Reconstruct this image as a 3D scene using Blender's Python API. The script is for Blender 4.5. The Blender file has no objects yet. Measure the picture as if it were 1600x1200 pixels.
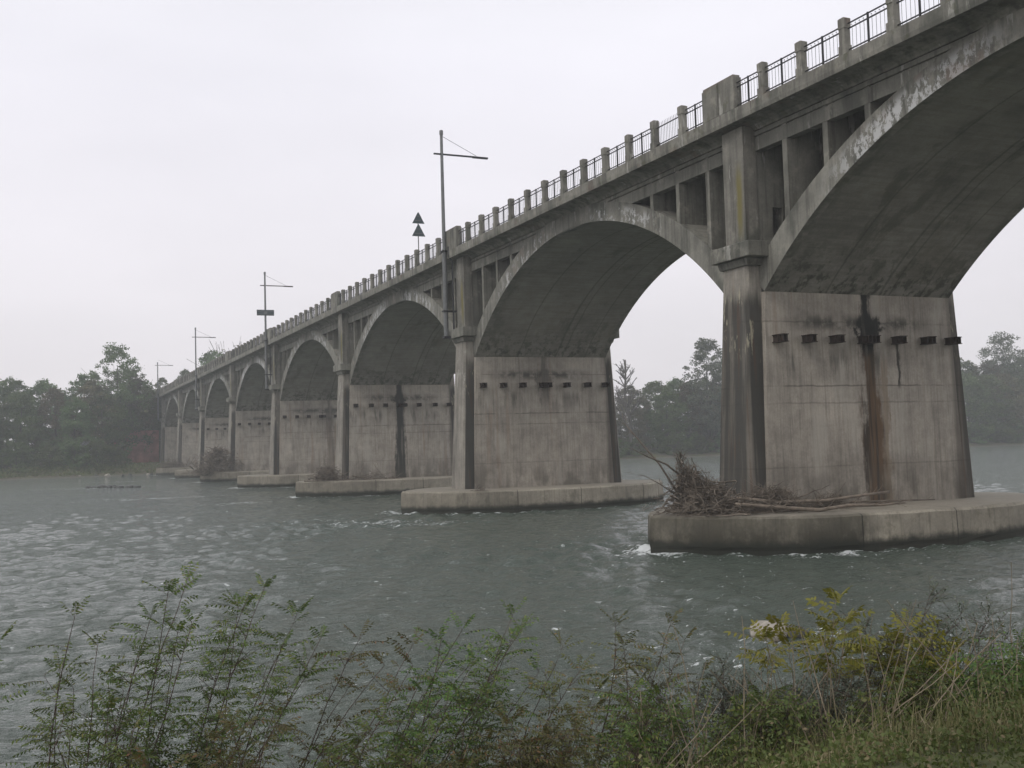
import bpy, math, random
import numpy as np
from mathutils import Vector, Matrix
random.seed(7); RNG = np.random.RandomState(11)
S = bpy.context.scene
# ------------------------------------------------------------------ camera, world, sun, exposure
YAW, PITCH, ROLL, FPX, H = .41757, .05443, .02887, 1685.04, 3.37
_f = Vector((math.sin(YAW)*math.cos(PITCH), math.cos(YAW)*math.cos(PITCH), math.sin(PITCH)))
_r0 = Vector((math.cos(YAW), -math.sin(YAW), 0)); _u0 = _r0.cross(_f)
_r = _r0*math.cos(ROLL) - _u0*math.sin(ROLL); _u = _r.cross(_f)
cam = bpy.data.objects.new('camera', bpy.data.cameras.new('camera')); S.collection.objects.link(cam)
M = Matrix.Identity(4)
for i in range(3): M[i][0], M[i][1], M[i][2] = _r[i], _u[i], -_f[i]
M[2][3] = H
cam.matrix_world = M
cam.data.sensor_width = 36; cam.data.lens = FPX/1600*36; cam.data.clip_end = 3000; cam.data.clip_start = .1
S.camera = cam
S.cycles.volume_bounces = 1
S.view_settings.view_transform = 'Standard'; S.view_settings.look = 'None'
S.view_settings.exposure = .1; S.view_settings.gamma = 1; S.view_settings.use_curve_mapping = False
SUN_EL, SUN_AZ = math.radians(50), math.radians(250)     # azimuth the light comes from, clockwise from +Y
world = bpy.data.worlds.new('World'); S.world = world; world.use_nodes = True
wn, wl = world.node_tree.nodes, world.node_tree.links
bg = wn['Background']; bg.inputs[1].default_value = .124
sky = wn.new('ShaderNodeTexSky'); sky.sky_type = 'NISHITA'; sky.sun_disc = False
sky.sun_elevation = SUN_EL; sky.sun_rotation = SUN_AZ; sky.dust_density = 6; sky.air_density = 1
tc = wn.new('ShaderNodeTexCoord'); sp = wn.new('ShaderNodeSeparateXYZ'); wl.new(tc.outputs['Generated'], sp.inputs[0])
cr = wn.new('ShaderNodeValToRGB'); wl.new(sp.outputs[2], cr.inputs[0])    # overcast cloud deck, by elevation
els = cr.color_ramp.elements
els[0].position = 0; els[0].color = (6.9, 6.55, 6.8, 1); els[1].position = 1; els[1].color = (8.2, 8.5, 8.7, 1)
e = els.new(.14); e.color = (7.15, 6.85, 7.2, 1); e = els.new(.32); e.color = (7.35, 7.2, 7.7, 1)
mp = wn.new('ShaderNodeMapping'); mp.inputs['Scale'].default_value = (1, 1, 3); wl.new(tc.outputs['Generated'], mp.inputs[0])
nz = wn.new('ShaderNodeTexNoise'); nz.inputs['Scale'].default_value = 1.6; nz.inputs['Detail'].default_value = 4
wl.new(mp.outputs[0], nz.inputs['Vector'])
mr = wn.new('ShaderNodeMapRange'); mr.inputs[1].default_value = .3; mr.inputs[2].default_value = .7
mr.inputs[3].default_value = .89; mr.inputs[4].default_value = 1.06; wl.new(nz.outputs[0], mr.inputs[0])
ml = wn.new('ShaderNodeVectorMath'); ml.operation = 'SCALE'; wl.new(cr.outputs[0], ml.inputs[0]); wl.new(mr.outputs[0], ml.inputs['Scale'])
mx = wn.new('ShaderNodeMix'); mx.data_type = 'RGBA'; mx.inputs[0].default_value = .93
wl.new(sky.outputs[0], mx.inputs[6]); wl.new(ml.outputs[0], mx.inputs[7]); wl.new(mx.outputs[2], bg.inputs[0])
sd = bpy.data.lights.new('sun', 'SUN'); sd.energy = .8; sd.angle = math.radians(25); sd.color = (1, .96, .9)
so = bpy.data.objects.new('sun', sd); S.collection.objects.link(so)
ld = Vector((math.sin(SUN_AZ)*math.cos(SUN_EL), math.cos(SUN_AZ)*math.cos(SUN_EL), math.sin(SUN_EL)))
so.rotation_euler = ld.to_track_quat('Z', 'Y').to_euler(); so.location = (0, 0, 60)

# ------------------------------------------------------------------ helpers
def at(px, py, d):
    """a point at forward distance d (metres) in the direction measured for it on the site"""
    v = _f + _r*((px-800)/FPX) - _u*((py-600)/FPX)
    return Vector((0, 0, H)) + v*d
def link(o, parent=None):
    S.collection.objects.link(o)
    if parent is not None: o.parent = parent
    return o
def tag(o, label=None, cat=None, group=None, kind=None):
    for k, v in (('label', label), ('category', cat), ('group', group), ('kind', kind)):
        if v: o[k] = v
    return o
def empty(name, loc=(0, 0, 0), parent=None):
    o = bpy.data.objects.new(name, None); o.location = loc; o.empty_display_size = .3
    return link(o, parent)
class MB:
    def __init__(s): s.v = []; s.f = []; s.m = []
    def add(s, vs, fs, m=0):
        n = len(s.v); s.v += [tuple(v) for v in vs]; s.f += [tuple(i+n for i in f) for f in fs]; s.m += [m]*len(fs)
    def box(s, x0, x1, y0, y1, z0, z1, m=0):
        s.hexa([(x0,y0,z0),(x1,y0,z0),(x1,y1,z0),(x0,y1,z0),(x0,y0,z1),(x1,y0,z1),(x1,y1,z1),(x0,y1,z1)], m)
    def hexa(s, p, m=0):
        s.add(p, [(0,3,2,1),(4,5,6,7),(0,1,5,4),(1,2,6,5),(2,3,7,6),(3,0,4,7)], m)
    def extr(s, prof, y0, y1, m=0):       # profile in (x,z) extruded along y
        n = len(prof); vs = [(x, y0, z) for x, z in prof]+[(x, y1, z) for x, z in prof]
        s.add(vs, [tuple(range(n)), tuple(range(2*n-1, n-1, -1))]+[(i, i+n, (i+1) % n+n, (i+1) % n) for i in range(n)], m)
    def prism(s, poly, z0, z1, m=0):
        n = len(poly); vs = [(x, y, z0) for x, y in poly]+[(x, y, z1) for x, y in poly]
        s.add(vs, [tuple(range(n-1, -1, -1)), tuple(range(n, 2*n))]+[(i, (i+1) % n, (i+1) % n+n, i+n) for i in range(n)], m)
    def tube(s, pts, rad, n=6, m=0):
        pts = [Vector(p) for p in pts]
        if not hasattr(rad, '__len__'): rad = [rad]*len(pts)
        b = len(s.v); k = len(pts)
        for i, p in enumerate(pts):
            t = (pts[min(i+1, k-1)]-pts[max(i-1, 0)])
            t = t.normalized() if t.length > 1e-9 else Vector((0, 0, 1))
            a = t.cross(Vector((0, 0, 1)) if abs(t.z) < .9 else Vector((1, 0, 0))).normalized(); c = t.cross(a)
            for j in range(n):
                an = 2*math.pi*j/n; s.v.append(tuple(p+(a*math.cos(an)+c*math.sin(an))*rad[i]))
        for i in range(k-1):
            for j in range(n):
                s.f.append((b+i*n+j, b+i*n+(j+1) % n, b+(i+1)*n+(j+1) % n, b+(i+1)*n+j)); s.m.append(m)
        s.f.append(tuple(b+j for j in range(n-1, -1, -1))); s.m.append(m)
        s.f.append(tuple(b+(k-1)*n+j for j in range(n))); s.m.append(m)
    def mesh(s, name, mats, smooth=False):
        me = bpy.data.meshes.new(name); me.from_pydata(s.v, [], s.f)
        if not isinstance(mats, (list, tuple)): mats = [mats]
        for m in mats: me.materials.append(m)
        if len(mats) > 1: me.polygons.foreach_set('material_index', s.m)
        if smooth: me.polygons.foreach_set('use_smooth', [True]*len(me.polygons))
        me.update(); return me
    def build(s, name, mats, parent=None, loc=(0, 0, 0), smooth=False, bevel=0):
        o = bpy.data.objects.new(name, s.mesh(name, mats, smooth)); o.location = loc; link(o, parent)
        if bevel:
            b = o.modifiers.new('bevel', 'BEVEL'); b.width = bevel; b.segments = 2; b.limit_method = 'ANGLE'
        return o
def np_mesh(name, V, F, mats, smooth=False):       # fast: V (n,3), F (m,k)
    me = bpy.data.meshes.new(name); me.vertices.add(len(V)); me.vertices.foreach_set('co', np.asarray(V, np.float32).ravel())
    k = F.shape[1]; me.loops.add(F.size); me.loops.foreach_set('vertex_index', F.astype(np.int32).ravel())
    me.polygons.add(len(F)); me.polygons.foreach_set('loop_start', np.arange(0, F.size, k, dtype=np.int32))
    me.polygons.foreach_set('loop_total', np.full(len(F), k, np.int32))
    if smooth: me.polygons.foreach_set('use_smooth', np.ones(len(F), bool))
    for m in (mats if isinstance(mats, (list, tuple)) else [mats]): me.materials.append(m)
    me.update(); me.validate(); return me

# ------------------------------------------------------------------ node expressions
class NT:
    def __init__(s, name):
        s.mat = bpy.data.materials.new(name); s.mat.use_nodes = True
        s.n = s.mat.node_tree.nodes; s.l = s.mat.node_tree.links; s.b = s.n['Principled BSDF']
        s._co = None
    def put(s, sock, v):
        if isinstance(v, bpy.types.NodeSocket): s.l.new(v, sock)
        elif isinstance(v, (tuple, list)) and len(v) == 3 and sock.type == 'RGBA': sock.default_value = (*v, 1)
        else: sock.default_value = v
    def m(s, op, a, b=0., c=0., clamp=False):
        n = s.n.new('ShaderNodeMath'); n.operation = op; n.use_clamp = clamp
        for i, v in enumerate((a, b, c)): s.put(n.inputs[i], v)
        return n.outputs[0]
    def mul(s, a, b): return s.m('MULTIPLY', a, b)
    def add(s, a, b): return s.m('ADD', a, b)
    def sub(s, a, b): return s.m('SUBTRACT', a, b)
    def mx(s, a, b): return s.m('MAXIMUM', a, b)
    def mn(s, a, b): return s.m('MINIMUM', a, b)
    def inv(s, a): return s.m('SUBTRACT', 1., a)
    def co(s, kind='Object'):
        n = s.n.new('ShaderNodeTexCoord'); return n.outputs[kind]
    def xyz(s, v):
        n = s.n.new('ShaderNodeSeparateXYZ'); s.l.new(v, n.inputs[0]); return n.outputs
    def rnd(s): n = s.n.new('ShaderNodeObjectInfo'); return n.outputs['Random']
    def attr(s, name):
        n = s.n.new('ShaderNodeAttribute'); n.attribute_type = 'OBJECT'; n.attribute_name = name; return n.outputs['Fac']
    def island(s): n = s.n.new('ShaderNodeNewGeometry'); return n.outputs['Random Per Island']
    def jit(s, v, k=37.):      # shift a vector by the object's random number
        c = s.n.new('ShaderNodeVectorMath'); c.operation = 'ADD'; s.l.new(v, c.inputs[0])
        q = s.n.new('ShaderNodeCombineXYZ'); r = s.mul(s.rnd(), k)
        s.l.new(r, q.inputs[0]); s.l.new(s.mul(r, 1.7), q.inputs[1]); s.l.new(q.outputs[0], c.inputs[1]); return c.outputs[0]
    def noise(s, v, scale=(1, 1, 1), detail=4, rough=.55, dist=0.):
        mp = s.n.new('ShaderNodeMapping'); mp.inputs['Scale'].default_value = scale; s.l.new(v, mp.inputs[0])
        n = s.n.new('ShaderNodeTexNoise'); n.inputs['Scale'].default_value = 1; n.inputs['Detail'].default_value = detail
        n.inputs['Roughness'].default_value = rough; n.inputs['Distortion'].default_value = dist
        s.l.new(mp.outputs[0], n.inputs['Vector']); return n.outputs[0]
    def ss(s, v, a, b, lo=0., hi=1.):
        n = s.n.new('ShaderNodeMapRange'); n.interpolation_type = 'SMOOTHSTEP'
        for i, q in enumerate((v, a, b, lo, hi)): s.put(n.inputs[i], q)
        return n.outputs[0]
    def band(s, v, c, w, soft):      # 1 inside |v-c|<w
        return s.ss(s.m('ABSOLUTE', s.sub(v, c)), w-soft, w+soft, 1., 0.)
    def mix(s, f, a, b):
        n = s.n.new('ShaderNodeMix'); n.data_type = 'RGBA'
        s.put(n.inputs[0], f); s.put(n.inputs[6], a); s.put(n.inputs[7], b); return n.outputs[2]
    def fade(s, f, a, k):            # darken colour a by factor k where f
        return s.mix(f, a, s.vs(a, k))
    def vs(s, a, k):
        n = s.n.new('ShaderNodeVectorMath'); n.operation = 'SCALE'; s.put(n.inputs[0], a); s.put(n.inputs['Scale'], k); return n.outputs[0]
    def hue(s, a, h=.5, sat=1., val=1.):
        n = s.n.new('ShaderNodeHueSaturation'); s.put(n.inputs['Hue'], h); s.put(n.inputs['Saturation'], sat)
        s.put(n.inputs['Value'], val); s.put(n.inputs['Color'], a); return n.outputs[0]
    def bump(s, h, dist=.02, strength=.5):
        n = s.n.new('ShaderNodeBump'); n.inputs['Distance'].default_value = dist; n.inputs['Strength'].default_value = strength
        s.l.new(h, n.inputs['Height']); s.l.new(n.outputs[0], s.b.inputs['Normal']); return n
    def done(s, col, rough=.85, spec=.3):
        s.put(s.b.inputs['Base Color'], col); s.put(s.b.inputs['Roughness'], rough); s.b.inputs['Specular IOR Level'].default_value = spec
        return s.mat
def plain(name, col, rough=.7, metal=0., var=.25, scale=6):
    t = NT(name); v = t.jit(t.co()); n = t.noise(v, (scale,)*3, 5)
    t.b.inputs['Metallic'].default_value = metal
    return t.done(t.vs(col, t.ss(n, .25, .75, 1-var, 1+var)), rough)

# ------------------------------------------------------------------ concrete
def concrete(name, base, kind='upper'):
    t = NT(name); o = t.co(); v = t.jit(o); x, y, z = t.xyz(o)
    big = t.noise(v, (.35, .35, .35), 5, .6); mid = t.noise(v, (1.7, 1.7, 1.7), 6, .65); fine = t.noise(v, (14, 14, 14), 4, .7)
    strk = t.noise(v, (3.2, 3.2, .18), 6, .65); strk2 = t.noise(v, (9, 9, .35), 4, .6)
    c = t.vs(base, t.ss(big, .3, .7, .82, 1.16))
    c = t.vs(c, t.ss(mid, .3, .7, .84, 1.14)); c = t.vs(c, t.ss(fine, .25, .75, .9, 1.1))
    h = t.add(t.mul(fine, .5), mid)
    if kind in ('upper', 'ring', 'pilaster', 'parapet'):
        c = t.fade(t.ss(strk, .46, .66), c, .58); c = t.fade(t.ss(strk2, .52, .70), c, .72)
        c = t.mix(t.mul(t.ss(mid, .56, .68), .6), c, (.29, .275, .23))
        c = t.mix(t.mul(t.ss(t.noise(v, (2.2, 2.2, .45), 6, .7), .60, .66), .7), c, (.42, .41, .37))
        c = t.mix(t.mul(t.ss(t.noise(v, (.9, .9, .5), 5), .53, .68), .6), c, (.05, .055, .045))
    if kind == 'parapet':
        c = t.mix(t.mul(t.ss(t.noise(v, (2.5, 2.5, 2.5), 5), .56, .68), .45), c, (.075, .08, .04))
        c = t.mix(t.mul(t.ss(t.noise(v, (.8, .8, .8), 4), .6, .7), .4), c, (.16, .10, .075))
    if kind == 'ring':       # lime bloom along the lower edge of the haunches, pinkish repairs
        w1 = t.mx(t.band(y, 17.8, 2.6, 1.2), t.band(y, 8.7, 2.4, 1.2))
        R2 = t.m('SQRT', t.add(t.m('POWER', t.sub(y, 12.95), 2.), t.m('POWER', t.add(z, 3.5), 2.)))
        low = t.ss(R2, 16.15, 16.55, 1., 0.)
        pn = t.sub(t.noise(v, (2.6, 2.6, 1.6), 7, .78), t.mul(t.rnd(), .07)); patch = t.ss(pn, .46, .52)
        c = t.mix(t.mul(t.mul(w1, low), patch), c, (.50, .50, .49))
        c = t.mix(t.mul(t.band(y, 16, 3.2, 1.5), t.mul(t.ss(t.noise(v, (1.2, 1.2, .8), 4), .57, .64), .4)), c, (.22, .165, .135))
    if kind == 'pilaster':   # ochre lichen streak and drips
        c = t.mix(t.mul(t.mul(t.band(t.add(y, t.mul(mid, .15)), .56, .13, .09), t.band(z, 10.7, .95, .5)), .8), c, (.17, .145, .035))
        c = t.mix(t.mul(t.ss(t.noise(v, (6, 6, .5), 5), .6, .7), t.ss(z, 11.5, 8.5, 0., .55)), c, (.34, .33, .31))
    if kind == 'soffit':     # board-marked vault: transverse boards, longitudinal joints
        bd = t.noise(v, (.5, 7., 7.), 4, .6); c = t.vs(c, t.ss(bd, .35, .65, .88, 1.08))
        for xx, w in ((2.35, .035), (4.55, .05), (4.95, .03), (6.3, .03)):
            c = t.fade(t.mul(t.band(t.add(x, t.mul(big, .25)), xx+.12, w, .03), .8), c, .5)
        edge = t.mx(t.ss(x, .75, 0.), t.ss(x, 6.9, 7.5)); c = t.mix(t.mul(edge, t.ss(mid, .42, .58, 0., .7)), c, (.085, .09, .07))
        c = t.mix(t.mul(t.ss(t.noise(v, (1.1, .5, .5), 6, .7), .6, .68), t.ss(z, 11.2, 12.3, 0., .7)), c, (.33, .325, .29)); c = t.mix(t.mul(t.ss(t.noise(v, (.8, .35, .35), 6, .7), .54, .66), .55), c, (.085, .085, .065))
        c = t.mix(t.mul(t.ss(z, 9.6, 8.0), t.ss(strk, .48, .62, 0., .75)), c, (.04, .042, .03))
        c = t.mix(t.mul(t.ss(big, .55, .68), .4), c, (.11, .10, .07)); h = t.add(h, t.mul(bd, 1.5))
    if kind in ('shaft', 'buttress'):
        c = t.fade(t.ss(strk, .48, .72), c, .80); c = t.fade(t.ss(strk2, .50, .7), c, .78); c = t.vs(c, t.ss(t.noise(v, (22, 22, .8), 3, .6), .3, .7, .9, 1.08))
        c = t.mix(t.mul(t.ss(t.noise(v, (2.6, 2.6, .12), 4), .56, .7), .4), c, (.25, .165, .11))
        c = t.mix(t.mul(t.ss(t.noise(v, (1.6, 1.6, .35), 5), .52, .66), .5), c, (.44, .41, .355))
        wob = t.mul(t.sub(mid, .5), .12)
        for zz, a in ((6.9, .5), (4.88, .75), (4.34, .45), (2.35, .35)):
            ln = t.mul(t.band(t.add(z, wob), zz, .022, .02), t.ss(t.noise(v, (.9, .9, .3), 3), .4, .55, .15, a)); c = t.fade(ln, c, .3)
    if kind == 'shaft':
        st, br, en, sh = t.attr('stain'), t.attr('rust'), t.attr('stain_end'), t.attr('stain_shift')
        cx = t.add(3.95, sh); n1 = t.add(t.mul(t.sub(strk, .5), .9), t.mul(t.sub(t.noise(v, (2.2, 2.2, 1.1), 5, .7), .5), .7))
        w = t.add(t.ss(z, 6.2, 2., .26, .44), t.ss(z, 6.6, 7.8, 0., -.08)); w = t.add(w, t.mul(t.mul(t.band(z, 6.75, .25, .3), .45), t.ss(t.noise(v, (3, 3, 3), 5, .7), .35, .6)))
        stain = t.ss(t.m('ABSOLUTE', t.sub(t.add(x, n1), cx)), t.sub(w, .12), t.add(w, .13), 1., 0.)
        stain = t.mul(t.mul(stain, st), t.mul(t.ss(z, t.sub(en, 1.4), en), t.ss(t.noise(v, (7, 7, .5), 4), .3, .5, .72, .98)))
        c = t.mix(stain, c, t.mix(t.mul(br, t.ss(t.add(z, t.mul(mid, 1.5)), 6.9, 6.2)), (.020, .021, .019), t.mix(t.ss(t.noise(v, (7, 7, .25), 4), .4, .6), (.045, .033, .023), (.125, .078, .045))))
        c = t.mix(t.mul(t.band(t.add(x, n1), t.add(cx, .55), .14, .06), t.mul(br, t.ss(z, 6.3, 5.2, 0., .55))), c, (.20, .14, .08))
        c = t.mix(t.mul(t.band(t.add(x, t.mul(n1, .5)), t.add(cx, 1.25), .07, .03), t.mul(t.ss(br, .9, 1.), t.band(z, 5.6, .75, .15))), c, (.06, .055, .045))
        damp = t.mul(t.band(z, t.add(6.72, t.mul(mid, .3)), .2, .18), t.mul(t.band(x, 3.7, 2.6, 1.), t.ss(mid, .38, .56)))
        c = t.mix(t.mul(damp, .8), c, (.035, .036, .03))
        c = t.mix(t.ss(t.add(z, t.mul(mid, .5)), 7.9, 7.4, .0, 0.), c, c)
        c = t.mix(t.mul(t.ss(z, 6.25, 5.6, 0., 1.), t.mul(t.ss(z, 4.6, 5.8), t.ss(t.noise(v, (2.2, 2.2, .3), 4), .52, .62, 0., .6))), c, (.05, .05, .04))
        c = t.mix(t.mul(t.ss(z, 3.0, 1.3), t.ss(t.noise(v, (1.1, 1.1, .7), 5), .42, .58, .15, .6)), c, (.075, .068, .055))
        c = t.mix(t.mul(t.ss(x, 7.35, 7.6), .6), c, (.06, .05, .04))
    if kind == 'buttress':   # black and rusty run-off down the upstream buttress
        rr = t.rnd(); top = t.ss(t.add(z, t.mul(strk2, 1.2)), 8.6, 7.9)
        dk = t.mul(t.ss(t.noise(v, (2.3, 2.3, .09), 5, .6), .36, .52), top)
        c = t.mix(t.mul(top, .62), c, (.085, .075, .062)); c = t.mix(t.mul(dk, t.ss(rr, 0., .6, .55, .85)), c, (.032, .033, .031))
        c = t.mix(t.mul(t.ss(t.noise(v, (7, 7, .2), 4), .56, .68), t.mul(top, .55)), c, (.10, .06, .04))
        c = t.mix(t.mul(t.ss(y, .05, .2), 0.), c, c)
        wp = t.mul(t.ss(t.noise(v, (5, 5, .9), 6, .7), .58, .64), t.band(z, 7.0, 1.1, .6)); c = t.mix(t.mul(wp, .8), c, (.40, .37, .27))
    if kind == 'side':       # paler flank of the buttress
        c = t.fade(t.ss(strk, .46, .66), c, .6); c = t.fade(t.ss(strk2, .5, .7), c, .75)
        wp = t.mul(t.ss(t.noise(v, (5, 5, 1.4), 6, .7), .55, .62), t.band(z, 7.2, 1., .6)); c = t.mix(t.mul(wp, .8), c, (.45, .43, .38))
    if kind == 'base':
        c = t.mix(t.mul(t.ss(t.noise(v, (1.4, 1.4, 1.4), 7, .75), .54, .60), .45), c, (.19, .175, .13))
        c = t.fade(t.ss(strk2, .5, .72), c, .72); gx = t.xyz(t.co())
        nose = t.mul(t.mul(t.ss(t.add(x, t.mul(t.sub(t.noise(v, (1.3, .3, .5), 4), .5), 3.)), 1.5, .7), t.attr('nose_dark')), t.ss(t.noise(v, (.9, .9, .6), 6, .7), .30, .52, .62, 1.))
        c = t.mix(t.mul(nose, t.ss(z, 1.05, .3, .65, .95)), c, (.042, .039, .028))
        pt = t.ss(t.noise(v, (.6, .6, .3), 6, .65), .56, .70); c = t.mix(t.mul(pt, t.mul(t.ss(z, 1.04, .95), .55)), c, (.05, .052, .035))
        for xx in (.9, 4.3, 8.2): c = t.fade(t.band(t.add(x, t.mul(mid, .06)), xx, .018, .015), c, .25)
        wet = t.ss(t.add(z, t.mul(t.sub(mid, .5), .35)), .46, .22); c = t.mix(t.mul(wet, .93), c, (.022, .024, .018))
        c = t.mix(t.mul(t.ss(z, 1.05, 1.075), t.ss(mid, .35, .6, .2, .7)), c, (.24, .215, .18))
    t.bump(h, .03, .35)
    return t.done(c, t.ss(mid, .3, .7, .78, .95), .25)
M_UP = concrete('weathered_concrete', (.195, .19, .162), 'upper')
M_RING = concrete('arch_ring_concrete', (.21, .204, .175), 'ring')
M_PIL = concrete('pilaster_concrete', (.21, .20, .172), 'pilaster')
M_PAR = concrete('parapet_concrete', (.215, .207, .178), 'parapet')
M_SOF = concrete('board_marked_concrete', (.25, .24, .205), 'soffit')
M_SHAFT = concrete('pier_concrete', (.36, .325, .275), 'shaft')
M_BUT = concrete('stained_buttress_concrete', (.26, .24, .205), 'buttress')
M_SIDE = concrete('pale_buttress_concrete', (.27, .25, .215), 'side')
M_BASE = concrete('footing_concrete', (.31, .28, .225), 'base')
M_IRON = plain('dark_iron', (.03, .03, .033), .6, .3)
M_RUST = plain('rusty_steel', (.035, .024, .019), .85, .0, .4)
M_GALV = plain('galvanised_pole', (.16, .165, .165), .6, .3, .15)
M_ROAD = plain('asphalt', (.05, .05, .05), .9)
M_SIGNB = plain('sign_back', (.055, .075, .08), .55, .2, .1)

# ------------------------------------------------------------------ the bridge
D, Y1, W, L = 20.67, 27.1, 7.54, 24.0
RC, CZ, YC = 15.82, 12.32-15.82, 12.95          # intrados circle of a span, local to its near pier
NP = range(-1, 8)                                # piers; 0 is the nearest in view
bridge = empty('bridge', (D, Y1, 0))
tag(bridge, 'long grey concrete road bridge of open-spandrel arches on stained piers crossing the river', 'bridge')
EXZ = lambda yy: CZ+math.sqrt(max((RC+.74)**2-(yy-YC)**2, 0))
def arch_meshes():
    n = 48; a0 = math.asin(11.05/RC); A = [-a0+2*a0*i/n for i in range(n+1)]
    inn = [(YC+RC*math.sin(a), CZ+RC*math.cos(a)) for a in A]
    th = [.73+.10*(abs(a)/a0)**2 for a in A]
    out = [(YC+(RC+t_)*math.sin(a), CZ+(RC+t_)*math.cos(a)) for a, t_ in zip(A, th)]
    def slab(x0, x1, inn, out):
        mb = MB(); vs = []
        for (a, b), (c, d) in zip(inn, out): vs += [(x0, a, b), (x1, a, b), (x1, c, d), (x0, c, d)]
        fs = []
        for i in range(n):
            k = 4*i
            fs += [(k, k+4, k+5, k+1), (k+3, k+2, k+6, k+7), (k, k+3, k+7, k+4), (k+1, k+5, k+6, k+2)]
        fs += [(0, 1, 2, 3), (4*n+3, 4*n+2, 4*n+1, 4*n)]
        mb.add(vs, fs); return mb
    vault = slab(.30, W-.30, inn, out)
    rings = []
    for x0, x1 in ((-.03, .30), (W-.30, W+.03)): rings.append(slab(x0, x1, [(p[0], p[1]) for p in inn], out))
    return vault, rings
vb, rb = arch_meshes()
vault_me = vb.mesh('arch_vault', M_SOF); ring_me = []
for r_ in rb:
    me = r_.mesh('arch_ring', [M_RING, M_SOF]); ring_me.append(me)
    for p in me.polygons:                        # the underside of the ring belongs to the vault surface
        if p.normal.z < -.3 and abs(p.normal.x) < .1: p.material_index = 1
# near face of every span as well as its transverse walls
WALLS = (2.87, 4.71, 6.45, 19.24, 20.96, 22.78)
def wall_mb(yc):
    z0 = EXZ(yc)-.25; mb = MB(); mb.box(.015, W-.015, yc-.11, yc+.11, z0, 12.9); return mb
wall_me = [wall_mb(w_).mesh('spandrel_wall', M_UP) for w_ in WALLS]
bm_ = MB(); PBm = []
def spandrel_beam(side):
    mb = MB(); s = -1 if side == 0 else 1; X = 0 if side == 0 else W
    q = lambda x: X+s*x
    prof = [(q(0.), 12.27), (q(0.), 12.68), (q(-.05), 12.69), (q(-.05), 12.73), (q(.015), 12.74), (q(.015), 12.86), (q(-.04), 12.87), (q(-.04), 12.9), (q(-.3), 12.9), (q(-.3), 12.27)]
    if side: prof = prof[::-1]
    mb.extr([(a, b) for a, b in prof], .3, 25.2-.9+.0); return mb.mesh('spandrel_beam', M_UP)
beam_me = [spandrel_beam(0), spandrel_beam(1)]
def kerb_mb(side):
    s = -1 if side == 0 else 1; X = 0 if side == 0 else W; q = lambda x: X+s*x
    prof = [(q(-.3), 12.903), (q(.02), 12.903), (q(.05), 12.96), (q(.14), 13.04), (q(.32), 13.10), (q(.70), 13.13), (q(.70), 13.09), (q(.84), 13.08),
            (q(.86), 13.2), (q(.86), 13.48), (q(.55), 13.49), (q(.53), 13.3), (q(-.3), 13.3)]
    if side: prof = prof[::-1]
    mb = MB(); mb.extr(prof, 0, 24.0); return mb.mesh('deck_edge', M_PAR)
kerb_me = [kerb_mb(0), kerb_mb(1)]
db = MB(); db.box(.3, W-.3, 0, 24., 12.9, 13.26); deck_me = db.mesh('deck_slab', M_SOF)
rd = MB(); rd.box(-.53, W+.53, 0, 24., 13.304, 13.36); road_me = rd.mesh('road_surface', M_ROAD)
# parapet
def post_mesh():
    mb = MB(); x = -.72
    mb.box(x-.15, x+.15, -.16, .16, 13.485, 13.68); mb.box(x-.115, x+.115, -.12, .12, 13.68, 14.27)
    mb.box(x-.15, x+.15, -.15, .15, 14.22, 14.50); return mb
pm = []
for k in range(3):
    mb = MB(); x = -.72; r = random.Random(k)
    a = lambda: r.uniform(-.012, .012)
    for (z0, z1, w_, d_) in ((13.485, 13.74+a(), .125, .14), (13.74, 14.20+a(), .105, .11), (14.20, 14.48, .12, .125), (14.48, 14.50, .10, .105)):
        mb.box(x-w_-a(), x+w_+a(), -d_+a(), d_+a(), z0, z1)
    pm.append(mb.mesh('parapet_post', M_PAR))
bb = MB(); bb.box(-.86, -.56, -.86, .86, 13.485, 14.50); bb.box(-.88, -.54, -.02, .02, 13.5, 14.53); bb.box(-.84, -.58, -.82, .82, 14.50, 14.58)
block_me = bb.mesh('parapet_block', M_PAR)
def rail_mesh(length, dense=False):
    mb = MB(); x = -.72; h = length/2
    rails = (13.60, 14.17, 14.31) if not dense else (13.60, 14.20)
    for z in rails: mb.box(x-.018, x+.018, -h, h, z-.014, z+.014)
    if not dense: mb.box(x-.022, x+.022, -.022, .022, 13.48, 14.34)
    n = max(3, int(round(length/(.15 if not dense else .10))))
    for i in range(1, n):
        y = -h+length*i/n
        if abs(y) < .05 and not dense: continue
        top = 14.245 if not dense else 14.36
        mb.tube([(x, y, 13.54), (x, y, top-.03), (x-.004, y+.005, top)], .0075, 4)
        if not dense: mb.tube([(x, y, top-.005), (x, y+.03, top+.012), (x, y+.045, top-.01)], .006, 4)
    return mb.mesh('railing_panel', M_IRON)
rail_n = rail_mesh(1.49); rail_d = rail_mesh(1.49, True); rail_e = rail_mesh(1.16)
def child(name, me, parent, loc, bevel=0):
    o = bpy.data.objects.new(name, me); o.location = loc; link(o, parent)
    if bevel:
        b = o.modifiers.new('bevel', 'BEVEL'); b.width = bevel; b.segments = 2; b.limit_method = 'ANGLE'
    return o
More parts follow.
